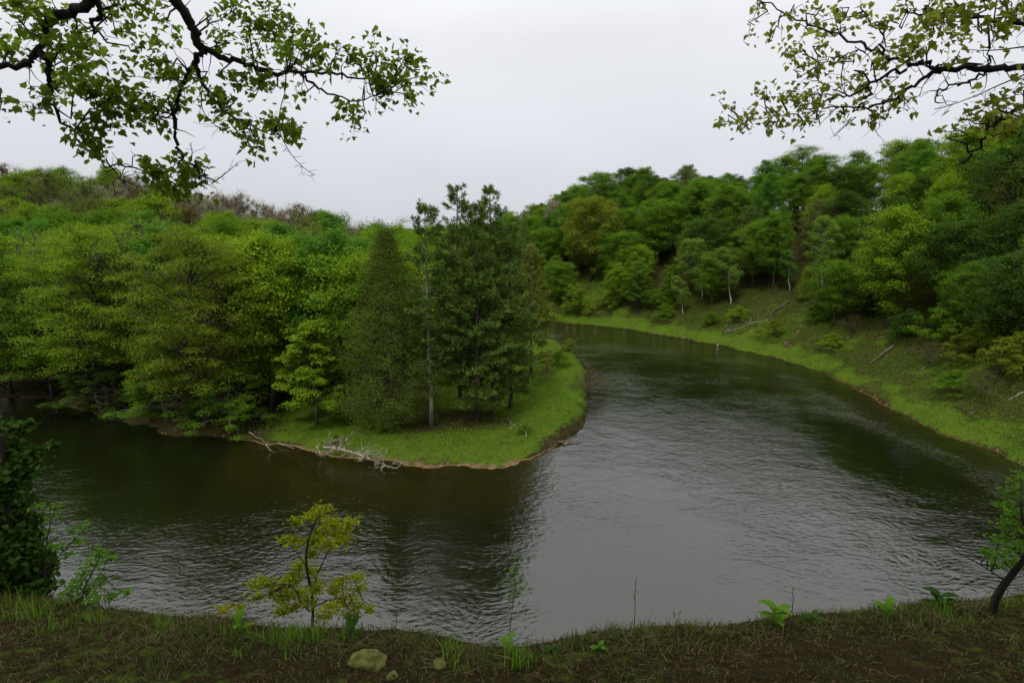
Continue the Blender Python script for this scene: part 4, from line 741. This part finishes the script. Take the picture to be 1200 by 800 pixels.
def bough_tree(name, label, limbs, clusters, trunk, lm, seed, leaf=.085, crown=None, bare=(), cat='tree', per=1.0, twr=.006):
    rng = R_(seed); root = empty(name, tuple(trunk[0])); o = np.array(trunk[0], float)
    gt, gb, gl = Geo(), Geo(), Geo()
    gt.tubes(smooth(np.array(trunk, float) - o), np.interp(np.linspace(0, 1, len(smooth(np.array(trunk, float)))), [0, .15, 1], [.34, .24, .10]), 12)
    LP, LR = [], []
    for pts, Y, r0, r1 in limbs:
        p = (polyline(pts, Y) if not isinstance(pts, np.ndarray) else pts); p = smooth(p, 2)
        wob = rng.normal(size=p.shape) * .012; wob[0] = 0; p = p + wob
        r = np.linspace(r0, r1, len(p)) * rng.uniform(.92, 1.1, len(p)); gb.tubes(p - o, r, 7); LP.append(p); LR.append(r)
        for q in range(int(len(p) * .5)):     # short dead spurs
            k = rng.integers(1, len(p)); d = unit(rng.normal(size=3)); l = rng.uniform(.05, .22)
            gb.tubes(curve(p[k], p[k] + d * l, 4, 0, rng, .015) - o, np.linspace(.005, .002, 4), 3)
    LP = np.concatenate(LP)
    TC, TA = [], []
    for (px, py, rp, cnt) in clusters:
        d = pxdir(px, py); d = d / d[1]
        lp = np.array([proj(p) for p in LP]); dist = np.hypot(lp[:, 0] - px, lp[:, 1] - py); k = np.argmin(dist); Yc = LP[k][1] + rng.normal() * .22
        c = np.array([0, 0, CAM_H]) + d * Yc; rad_ = rp / FPX * Yc
        a = LP[k]; st = curve(a, c, 5, rng.normal() * .05, rng, .04); gb.tubes(st - o, twr * np.linspace(1.3, .6, 5), 5)
        ns = max(2, int(cnt / 6))
        for s_ in range(ns):                   # twigs of the cluster
            u = rng.uniform(.55, 1); p0 = np.array([np.interp(u, np.linspace(0, 1, 5), st[:, dd]) for dd in range(3)])
            e = c + rng.normal(size=3) * rad_ * np.array([.62, .75, .5]); cv = curve(p0, e, 4, .02, rng, .02); gb.tubes(cv - o, twr * np.array([.6, .5, .4, .25]), 3)
            m = max(3, int(per * 6 * rng.uniform(.6, 1.5))); uu = rng.uniform(.3, 1.05, m); P0 = np.stack([np.interp(uu, np.linspace(0, 1, 4), cv[:, dd]) for dd in range(3)], 1)
            TC.append(P0 + rng.normal(size=(m, 3)) * leaf * .75); TA.append(np.tile(unit(e - p0), (m, 1)) * .6 + np.array([0, 0, -.55]))
    for pts, Y in bare:
        p = smooth(polyline(pts, Y)); gb.tubes(p - o, np.linspace(.006, .0018, len(p)), 4)
        for q in range(len(p)):
            if rng.random() < .6:
                d = unit(rng.normal(size=3)); gb.tubes(curve(p[q], p[q] + d * rng.uniform(.04, .16), 4, 0, rng, .012) - o, np.linspace(.0025, .0012, 4), 3)
    TC, TA = np.concatenate(TC), np.concatenate(TA); N = len(TC)
    mapleleaves(gl, TC - o, rng.normal(size=(N, 3)) * .55 + [0, -.35, .8], leaf * rng.uniform(.55, 1.2, N), rng, TA)
    if crown is not None:                      # unseen crown above the frame, thickened to shade the bluff, rooted on the trunk
        ctr, rx, ry, rz, nlb = crown; rb = R_(seed + 9)
        for q in range(nlb):
            d = unit(rb.normal(size=3)); c = np.array(ctr) + d * np.array([rx, ry, rz]) * rb.uniform(.3, 1) 
            if c[2] < CAM_H + 2.2 + .62 * max(c[1], 0) + .25 * 0: c[2] = CAM_H + 2.6 + .66 * max(c[1], 0) + rb.random() * 1.5
            a = np.array(trunk[-1]) + (np.array(trunk[-2]) - trunk[-1]) * rb.random(); gb.tubes(curve(a, c, 5, .2, rb, .1) - o, np.array([.07, .05, .035, .025, .012]), 5)
            m = 190; P_ = c + rb.normal(size=(m, 3)) * [.75, .75, .35]; P_ = P_[P_[:, 2] > CAM_H + 1.0 + .5 * np.maximum(P_[:, 1], 0)]
            leaves(gl, P_ - o, rb.normal(size=(len(P_), 3)) * .5 + [0, 0, 1], rb.uniform(.16, .3, len(P_)), rb, .8)
    gt.build('trunk', BK['dark'], root, True); gb.build('bough', BK['dark'], root, True); gl.build('foliage', LM[lm], root)
    return tag(root, label, cat)
A3 = np.array
tl0 = A3([-5.6, .6, tz(-5.6, .6) - .3]); 
trunkL = [tl0, tl0 + [.1, .05, 2.5], tl0 + [.35, .2, 4.6], tl0 + [.6, .2, 7.5], tl0 + [.6, 0, 11], tl0 + [.9, -.2, 14]]
jl = np.array(trunkL[2])
p0 = pxat(195, -20, 4.6); p1 = pxat(120, -14, 4.3); p2 = pxat(-20, 86, 4.2)
limL = [(np.array([jl, (jl + p0) / 2 + [0, .2, .5], p0]), None, .085, .05),
        (np.array([jl + [0, 0, -.3], (jl + p1) / 2 + [0, .1, .35], p1]), None, .07, .042),
        (np.array([jl + [0, 0, -.9], (jl + p2) / 2 + [0, .1, .1], p2]), None, .05, .022),
        ([(195, -20), (210, 8), (226, 30), (229, 48), (236, 58)], [4.6, 4.65, 4.7, 4.75, 4.8], .042, .029),
        ([(236, 58), (258, 68), (285, 74), (310, 83), (345, 87), (372, 84), (405, 89), (432, 91)], [4.8, 4.9, 5.0, 5.1, 5.2, 5.3, 5.4, 5.5], .027, .006),
        ([(352, 87), (366, 98), (385, 107), (412, 118), (440, 112)], [5.2, 5.3, 5.4, 5.5, 5.6], .014, .004),
        ([(236, 58), (232, 72), (219, 86), (212, 106), (207, 128), (205, 160), (209, 178), (222, 192), (236, 206), (250, 214)], [4.8, 4.8, 4.85, 4.9, 4.9, 4.95, 5.0, 5.0, 5.05, 5.1], .026, .005),
        ([(230, 78), (236, 98), (252, 118), (268, 136), (292, 147), (322, 152)], [4.8, 4.85, 4.9, 5.0, 5.1, 5.2], .018, .005),
        ([(120, -14), (108, 2), (92, 12), (70, 18), (53, 22), (54, 44), (44, 62), (32, 72), (30, 80), (-20, 82)], [4.3, 4.3, 4.35, 4.4, 4.4, 4.45, 4.4, 4.4, 4.3, 4.2], .037, .020),
        ([(48, 62), (58, 76), (58, 100), (57, 120)], [4.4, 4.4, 4.45, 4.5], .026, .018),
        ([(57, 118), (68, 135), (84, 155), (98, 172), (118, 186), (140, 193), (165, 201), (188, 206)], [4.5, 4.5, 4.55, 4.6, 4.65, 4.7, 4.75, 4.8], .013, .004),
        ([(118, 186), (130, 196), (140, 208), (149, 217)], [4.65, 4.6, 4.6, 4.6], .006, .002),
        ([(110, -4), (120, 12), (112, 22), (106, 30), (114, 40)], [4.3, 4.35, 4.4, 4.4, 4.4], .022, .010)]
clL = [(20,20,26,34),(8,50,18,20),(50,8,26,30),(85,40,24,34),(75,70,26,40),(95,90,26,44),(110,110,26,48),(80,100,24,36),(135,105,22,40),(60,115,14,18),(140,130,22,40),(165,118,18,26),(120,140,18,24),(100,150,16,18),(35,125,12,12),(32,15,20,22),(2,118,8,8),(100,170,12,12),(108,176,8,8),
       (130,15,18,20),(160,10,20,24),(155,38,12,16),(185,28,14,14),(168,55,14,12),(190,70,16,16),(195,92,14,14),(175,78,10,8),(215,108,12,10),(200,118,12,10),(240,95,14,14),(178,130,16,20),(190,140,12,12),(160,128,12,12),
       (250,30,18,14),(275,12,18,18),(262,48,14,12),(300,30,22,30),(322,22,20,28),(345,38,22,36),(330,60,22,34),(298,55,18,24),(372,60,22,36),(362,35,16,20),(395,52,18,26),(410,72,20,30),(435,62,18,22),(455,72,18,26),(478,62,14,18),(492,78,16,24),(478,98,20,32),(500,92,12,14),(462,112,16,22),(440,92,18,26),(485,118,14,18),(425,140,14,14),(412,150,12,12),(392,125,14,16),(340,78,16,20),(318,100,14,16),(285,92,14,16),(262,92,14,16),(300,112,12,14),
       (262,128,14,16),(278,142,16,22),(300,152,16,24),(322,146,16,24),(340,158,16,24),(355,150,12,14),(290,165,10,10),(270,120,10,10),(350,108,10,10),(250,108,10,10),
       (196,208,18,36),(212,200,14,24),(226,212,14,26),(180,205,12,16),(205,222,14,22),(212,232,8,8),(232,198,10,10)]
bare = [([(335, 85), (335, 105), (328, 128), (326, 150), (335, 172), (348, 190), (360, 200), (370, 206)], [5.2, 5.2, 5.25, 5.3, 5.3, 5.35, 5.4, 5.4]), ([(250, 214), (262, 205), (278, 192)], [5.1, 5.15, 5.2]), ([(222, 192), (226, 178), (222, 168)], [5, 5, 5]), ([(205, 90), (190, 92), (160, 90)], [4.85, 4.8, 4.8]), ([(236, 110), (236, 130), (252, 148), (262, 150)], [4.9, 4.9, 5, 5])]
bough_tree('overhanging_maple', 'dark overhanging maple bough with green leaves crossing the sky at upper left', limL, clL, trunkL, 'near', 50, .058, crown=((-2.8, -2.6, 27.5), 4.2, 5.0, 3.0, 110), bare=bare, per=2.3)
tr0 = A3([6.6, 1.0, tz(6.6, 1.0) - .3]); trunkR = [tr0, tr0 + [0, .05, 2.5], tr0 + [-.2, .15, 4.4], tr0 + [-.5, .2, 7.5], tr0 + [-.6, 0, 11], tr0 + [-.9, -.2, 13.5]]
jr = np.array(trunkR[2]); q0 = pxat(1215, 83, 4.6); q1 = pxat(1215, 28, 4.3); q2 = pxat(1215, 118, 4.3)
limR = [(np.array([jr + [0, 0, -.9], (jr + q0) / 2 + [0, .3, .2], q0]), None, .06, .026), (np.array([jr, (jr + q1) / 2 + [0, .2, .2], q1]), None, .05, .018), (np.array([jr + [0, 0, -1.4], (jr + q2) / 2 + [0, .2, 0], q2]), None, .045, .02),
        ([(1215, 83), (1180, 81), (1140, 80), (1110, 83), (1098, 82)], [4.6, 4.7, 4.8, 4.85, 4.9], .026, .021),
        ([(1098, 82), (1085, 76), (1068, 78), (1052, 70), (1035, 62), (1015, 56), (990, 44), (960, 33), (930, 22), (905, 8), (890, 0)], [4.9, 4.95, 5, 5.05, 5.1, 5.2, 5.3, 5.4, 5.5, 5.6, 5.65], .019, .004),
        ([(1068, 78), (1045, 85), (1025, 95), (1008, 108), (985, 112), (960, 125), (930, 133), (900, 139), (870, 142)], [5, 5.05, 5.1, 5.2, 5.3, 5.4, 5.5, 5.6, 5.7], .014, .003),
        ([(1098, 82), (1080, 93), (1060, 108), (1040, 120), (1015, 126), (985, 125), (955, 128)], [4.9, 4.95, 5, 5.05, 5.1, 5.2, 5.3], .017, .004),
        ([(1215, 28), (1185, 27), (1160, 22), (1130, 17), (1090, 16), (1060, 14)], [4.3, 4.4, 4.5, 4.6, 4.7, 4.8], .016, .005),
        ([(1035, 62), (1038, 45), (1028, 28), (1010, 18)], [5.1, 5.1, 5.15, 5.2], .010, .004),
        ([(1015, 58), (995, 62), (975, 68), (960, 70)], [5.2, 5.25, 5.3, 5.4], .007, .003),
        ([(1160, 80), (1145, 90), (1125, 100), (1105, 104), (1095, 110), (1102, 120)], [4.75, 4.8, 4.8, 4.85, 4.85, 4.85], .012, .004),
        ([(1158, 78), (1163, 65), (1155, 56)], [4.75, 4.75, 4.75], .009, .004),
        ([(1215, 118), (1190, 128), (1170, 142), (1155, 160), (1142, 178), (1125, 192)], [4.3, 4.35, 4.4, 4.45, 4.5, 4.6], .019, .006)]
clR = [(890,10,14,14),(885,30,12,12),(905,45,12,12),(930,15,16,14),(955,20,14,12),(940,45,14,12),(930,62,12,10),(960,55,14,14),(985,30,16,14),(1010,15,16,12),(980,10,14,10),(1040,30,14,12),(1060,12,16,16),(1090,10,18,22),(1120,8,18,24),(1150,8,18,24),(1180,10,18,24),(1060,45,14,14),(1075,60,16,24),(1095,40,18,26),(1060,65,14,18),(1110,35,18,24),(1130,45,14,16),(1085,30,14,16),(1150,30,14,14),(1185,40,14,14),(1165,45,12,10),(1190,20,14,16),
       (1005,85,14,16),(1025,78,14,16),(1040,72,12,14),(985,72,10,8),(960,80,10,10),(950,95,12,12),(930,82,10,8),(965,105,16,20),(990,98,14,14),(940,115,18,24),(960,122,16,22),(915,118,16,22),(895,112,12,14),(905,135,16,22),(880,130,12,14),(870,148,12,14),(848,128,10,10),(845,142,10,8),(915,148,14,16),(940,145,14,14),(960,140,12,12),(1000,128,14,14),(985,140,12,10),(1020,135,12,12),(1040,130,14,14),(1060,125,12,12),(1055,112,10,10),(1020,110,12,10),(1125,60,10,8),(1040,100,10,8),
       (1170,120,20,30),(1190,110,18,26),(1150,130,16,20),(1135,140,12,14),(1185,140,18,28),(1165,150,14,18),(1195,160,16,22),(1120,150,10,8)]
bareR = [([(1098, 82), (1082, 98), (1078, 112)], [4.9, 4.9, 4.95]), ([(988, 75), (985, 95), (990, 110)], [5.2, 5.2, 5.3]), ([(1200, 88), (1170, 100), (1145, 112), (1110, 125), (1095, 128)], [4.5, 4.6, 4.7, 4.8, 4.8]), ([(1200, 55), (1160, 60), (1130, 58)], [4.5, 4.6, 4.7]), ([(1000, 140), (985, 152), (978, 160)], [5.2, 5.2, 5.2]), ([(1020, 136), (1024, 150), (1030, 160)], [5.2, 5.2, 5.2])]
bough_tree('overhanging_maple', 'light leaved maple bough reaching in against the sky at upper right', limR, clR, trunkR, 'nearlight', 51, .056, crown=((3.4, -2.6, 27), 4.2, 5.0, 3.0, 110), bare=bareR, per=1.6)

def small_plant(name, base, D, stems, clusters, lm, label, cat, seed, leaf, r0=.012, bark='dark', per=26, ratio=.6, flatn=.9, sz=(.6, .5, .32)):
    rng = R_(seed); root = empty(name, tuple(base)); o = np.array(base); gs, gl = Geo(), Geo(); LP = []
    for k, (pts, r) in enumerate(stems):
        dz = rng.normal() * .04; p = smooth(np.array([pxat(px, py, D + dz * i) for i, (px, py) in enumerate(pts)]))
        if k == 0: p[0] = o - [0, 0, .03]
        gs.tubes(p - o, np.linspace(r, r * .45, len(p)), 6); LP.append(p)
    LP = np.concatenate(LP); lp = np.array([proj(p) for p in LP])
    for (px, py, rp) in clusters:
        Y = D + rng.normal() * rp / FPX * D * .9; c = pxat(px, py, Y); k = np.argmin(np.hypot(lp[:, 0] - px, (lp[:, 1] - py - rp * .5) * .8)); R = rp / FPX * D
        cv = curve(LP[k], c, 4, -.01, rng, .01); gs.tubes(cv - o, np.linspace(r0 * .3, r0 * .12, 4), 4)
        m = int(2.6 * per * (rp / 12) ** 1.6) + 6; P_ = c + rng.normal(size=(m, 3)) * R * np.array(sz)
        for t_ in range(4): gs.tubes(curve(c, P_[rng.integers(m)], 3) - o, np.array([.0015, .001, .0008]), 3)
        leaves(gl, P_ - o, rng.normal(size=(m, 3)) * .5 + [0, -.2, flatn], leaf * rng.uniform(.6, 1.3, m), rng, ratio, fold=.18)
    gs.build('stem', BK[bark], root, True); gl.build('foliage', LM[lm], root); return tag(root, label, cat)
def gb(x, y): return A3([x, y, tz(x, y)])
def edgebase(px, D):
    x = (px - 600) / FPX * (D * cos(PITCH) + 2.6 * sin(PITCH)); return gb(x, D)
b = edgebase(366, 3.62)
small_plant('sapling', b, 3.7, [([(366, 735), (367, 712), (365, 692), (360, 672), (358, 650), (362, 628), (372, 606)], .011), ([(366, 690), (374, 668), (384, 646), (400, 630)], .007), ([(362, 668), (350, 650), (342, 640)], .005), ([(363, 716), (352, 706), (347, 690), (335, 684)], .006), ([(366, 712), (385, 702), (405, 700), (420, 690)], .005), ([(396, 640), (394, 615), (392, 590)], .002)],
    [(375,600,13),(362,606,9),(346,611,8),(388,612,10),(400,618,13),(412,612,9),(378,622,12),(345,634,11),(332,633,6),(368,634,12),(385,636,13),(402,632,10),(365,648,8),(300,684,11),(315,682,10),(325,690,13),(340,680,11),(332,700,12),(350,694,12),(352,662,11),(345,672,10),(366,670,10),(372,688,14),(362,704,10),(392,690,11),(400,680,8),(418,676,9),(420,690,10),(405,702,12),(390,712,12),(418,710,10),(434,713,7),(345,712,10),(380,722,10),(300,700,8),(330,716,9),(410,722,8),(262,714,8),(280,712,7)],
    'sapling', 'yellow green sapling with orange tipped sprays standing at the bluff edge', 'sapling', 60, .029, .012, per=48)
small_plant('sapling', edgebase(48, 3.9), 4.1, [([(50, 715), (54, 680), (52, 650), (58, 615), (66, 592)], .006), ([(54, 670), (72, 648), (90, 628), (100, 622)], .004)], [(66,594,8),(60,606,8),(58,622,7),(70,640,8),(84,620,8),(98,618,9),(92,634,8),(78,650,9),(60,640,7),(45,594,6)], 'neargreen', 'tall thin green sapling right of the dark shrub at left', 'sapling', 61, .036, per=14)
small_plant('sapling', edgebase(100, 3.8), 3.95, [([(92, 720), (98, 690), (108, 670), (118, 650)], .006), ([(98, 695), (112, 680), (128, 655)], .004)], [(118,648,9),(130,654,8),(108,660,9),(98,672,11),(90,684,13),(105,690,13),(120,678,9),(82,698,12),(112,700,12),(130,700,9),(146,694,8),(92,704,12)], 'neargreen', 'low bushy bright green sapling at the left of the bluff edge', 'sapling', 62, .036, per=22)
small_plant('weed_plant', edgebase(600, 3.35), 3.45, [([(597, 742), (600, 715), (604, 690), (606, 655)], .003)], [(606,655,7),(603,668,8),(610,678,9),(600,684,7),(606,694,7),(612,690,6),(598,700,5)], 'neargreen', 'thin feathery green plant rising alone left of the centre bluff edge', 'plant', 63, .018, per=16)
b = edgebase(1166, 3.7)
small_plant('leaning_sapling', b, 3.75, [([(1166, 702), (1176, 685), (1190, 668), (1204, 650), (1222, 615)], .030), ([(1178, 680), (1160, 668), (1138, 655), (1120, 645), (1106, 632)], .005), ([(1204, 650), (1200, 620), (1196, 590)], .01)],
    [(1186,575,12),(1196,560,12),(1178,592,10),(1192,600,13),(1200,620,14),(1180,615,11),(1172,632,11),(1190,640,14),(1162,648,9),(1178,655,11),(1196,660,12),(1154,646,6),(1166,662,7),(1200,585,12),(1210,600,14),(1210,640,14)], 'neargreen', 'dark leaning trunk with small olive leaves at the right end of the bluff', 'sapling', 64, .032, .02, per=30)
# dark evergreen shrub at the left edge, rooted on the bluff
small_plant('dark_shrub', edgebase(0, 4.0), 4.3, [([(0, 720), (4, 680), (8, 620), (6, 560), (0, 510)], .03), ([(6, 640), (24, 610), (36, 585)], .012), ([(4, 590), (28, 560), (60, 524)], .010), ([(4, 700), (40, 680), (66, 655)], .01), ([(0, 560), (-30, 540), (-60, 520)], .012)],
    [(0,505,16),(22,502,10),(30,498,7),(8,525,18),(28,535,14),(48,528,8),(62,522,6),(10,550,22),(30,552,14),(5,575,22),(20,590,20),(0,600,22),(28,610,16),(14,625,22),(34,630,14),(5,645,24),(28,650,20),(46,650,14),(10,670,24),(35,672,20),(52,668,12),(0,690,24),(25,692,22),(48,688,14),(60,660,8),(-25,560,26),(-30,610,30),(-28,660,30),(-40,510,26),(15,708,18),(40,706,14)], 'deepgreen', 'dark dense evergreen shrub at the left edge of the bluff', 'shrub', 65, .055, .02, per=60)
# broad leaved weeds along the edge
def weed(px, D, n, L, label, lm='neargreen', seed=0, up=.7, tall=.0, name='leafy_weed'):
    rng = R_(seed); b = edgebase(px, D); b = gb(b[0], min(b[1], float(edge_y(b[:1])[0]) + .06)); root = empty(name, tuple(b)); gs, gl = Geo(), Geo()
    h = tall or L * 1.2
    gs.tubes(curve(A3([0, 0, -.02]), A3([.02, 0, h]), 5, 0, rng, .006), np.linspace(.004, .002, 5), 5)
    for q in range(n):
        az = q * 2.4 + rng.normal() * .3; z = h * (.25 + .75 * q / max(1, n - 1)); d = A3([cos(az), sin(az), up * rng.uniform(.4, 1.3)]); d = d / np.linalg.norm(d)
        K = 6; t = np.linspace(0, 1, K); c = A3([.01, 0, z]) + d * (t * L)[:, None]; c[:, 2] -= .35 * L * t ** 2; s_ = np.array([-sin(az), cos(az), 0]); wd = L * .21 * np.sin(pi * np.clip(t * .92 + .06, 0, 1)) ** .8
        V = np.concatenate([c - s_ * wd[:, None] + [0, 0, .1 * L] * (wd / L)[:, None], c, c + s_ * wd[:, None] + [0, 0, .1 * L] * (wd / L)[:, None]]); F = []
        for k in range(K - 1): F += [[k, k + 1, K + k + 1, K + k], [K + k, K + k + 1, 2 * K + k + 1, 2 * K + k]]
        gl.add(V, F)
    gs.build('stem', LM[lm], root); gl.build('leaf', LM[lm], root); return tag(root, label, 'plant')
for args in [(881, 3.85, 11, .13, 'bushy broad leaved green weed on the bluff edge right of centre', 'neargreen', 1, .9, .16), (933, 3.8, 6, .10, 'small dark leaved weed right of the bushy broad leaved weed', 'deepgreen', 2, .6, .05),
             (1017, 3.9, 4, .13, 'two armed slender weed on the bluff edge left of the dark leafy clump', 'neargreen', 3, 1.2, .08), (1085, 3.95, 10, .14, 'dark leafy clump on the bluff edge left of the leaning trunk', 'deepgreen', 4, .7, .12),
             (592, 3.3, 4, .10, 'short broad leaved weed at the foot of the feathery plant', 'neargreen', 5, 1.6, .10), (305, 3.75, 5, .12, 'upright dark leaved weed left of the yellow green sapling', 'neargreen', 6, 1.8, .10),
             (420, 3.45, 5, .12, 'dark leaved weed right of the yellow green sapling', 'deepgreen', 7, 1.8, .1), (645, 3.1, 5, .07, 'low dark leaved weed in the turf below the centre edge', 'deepgreen', 8, .5, .03), (700, 3.15, 5, .07, 'low pale leaved weed in the turf below the bare stalk', 'neargreen', 9, .5, .03)]:
    weed(*args)
def stalk(px, D, top, label, seed):
    rng = R_(seed); b = edgebase(px, D); h = pxat(px, top, D)[2] - b[2]; g = Geo(); g.tubes(curve(A3([0, 0, -.02]), A3([rng.normal() * .02, 0, h]), 7, 0, rng, .008), np.linspace(.0035, .002, 7), 5)
    for q in range(5): z = h * rng.uniform(.5, 1); g.tubes(curve(A3([0, 0, z]), A3([rng.normal() * .03, rng.normal() * .03, z + .03]), 3), [.002, .0015, .001], 3)
    o = g.build('dead_stalk', BK['rotten']); o.location = b; tag(o, label, 'stalk')
stalk(743, 3.65, 674, 'tall bare dark stalk standing against the water right of centre', 1); stalk(929, 3.8, 688, 'thin bare stalk beside the dark leaved weed', 2); stalk(792, 3.7, 714, 'short dark dead stalk right of the tall bare stalk', 3); stalk(466, 3.4, 712, 'short thin stalk right of the yellow green sapling', 4)
# turf, dry grass, dead leaves of the bluff
rng = R_(9); n = 170000
x = rng.uniform(-8.5, 8.5, n); y = rng.uniform(2.0, 5.6, n); ey = edge_y(x); z = terrain(x, y)[0]; dn = vnoise(x, y, .55, 320) + .5 * vnoise(x, y, .16, 321)
edge = np.exp(-((y - ey) / .22) ** 2)
k = (y < ey + .35) & (rng.random(n) < np.clip(.42 + .75 * dn + .75 * edge, .06, 1)); x, y, z, edge, dn = x[k], y[k], z[k], edge[k], dn[k]
h = (.035 + .04 * np.clip(dn, 0, 1) + .07 * edge * rng.random(len(x)) ** 2) * rng.uniform(.5, 1.4, len(x))
g = Geo(); s1 = rng.random(len(x)) < .68; q = R_(10); B = np.stack([x, y, z - .005], 1); blades(g, B[s1], h[s1], .005, q, .6, 3)
o = g.build('turf_grass', LM['neargrass']); tag(o, 'short green grass growing on the shaded bluff top', 'grass', kind='stuff')
g = Geo(); blades(g, B[~s1], h[~s1] * .9, .0035, q, 1.3, 3); o = g.build('dry_grass', LM['straw']); tag(o, 'dry straw coloured grass among the turf of the bluff', 'grass', kind='stuff')
g = Geo(); tc_ = rng.uniform(-4.5, 4.5, 14); tx = tc_[rng.integers(0, 14, 60)] + rng.normal(size=60) * .16; ty = edge_y(tx) - rng.uniform(-.08, .35, 60) * rng.random(60); kk = np.repeat(np.arange(60), rng.integers(4, 34, 60)); X_ = tx[kk] + rng.normal(size=len(kk)) * .035; Y_ = ty[kk] + rng.normal(size=len(kk)) * .035
blades(g, np.stack([X_, Y_, terrain(X_, Y_)[0] - .005], 1), rng.uniform(.06, .2, len(kk)) * rng.uniform(.35, 1.1, 60)[kk], .006, q, .45, 3); o = g.build('edge_grass', LM['neargreen']); tag(o, 'taller fresh grass tufts along the bluff edge', 'grass', kind='stuff')
n = 24000; x = rng.uniform(-8.5, 8.5, n); y = rng.uniform(2.0, 5.6, n); k = y < edge_y(x) + .2; x, y = x[k], y[k]; n = len(x); g = Geo()
leaves(g, np.stack([x, y, terrain(x, y)[0] + rng.uniform(.002, .02, n)], 1), rng.normal(size=(n, 3)) * .35 + [0, 0, 1], rng.uniform(.010, .030, n) * rng.uniform(.6, 1.5, n), rng, .5, fold=.2)
o = g.build('leaf_litter', LM['litter']); tag(o, 'brown dead leaves and needles scattered on the bluff', 'leaves', kind='stuff')
MOSS = barkmat('moss', (.055, .065, .012), (.13, .13, .03), 22, (1, 1, 1))
for px, py, r, lab, sd_ in [(431, 780, .085, 'large yellow green mossy rock low in the turf of the bluff', 3), (515, 783, .04, 'small mossy rock right of the large mossy rock', 5), (459, 797, .03, 'smallest mossy stone below the large mossy rock', 8)]:
    p = at(px, py); stone('mossy_rock', p + [0, .02, r * .12], r, MOSS, lab, sd_, .55, 4)
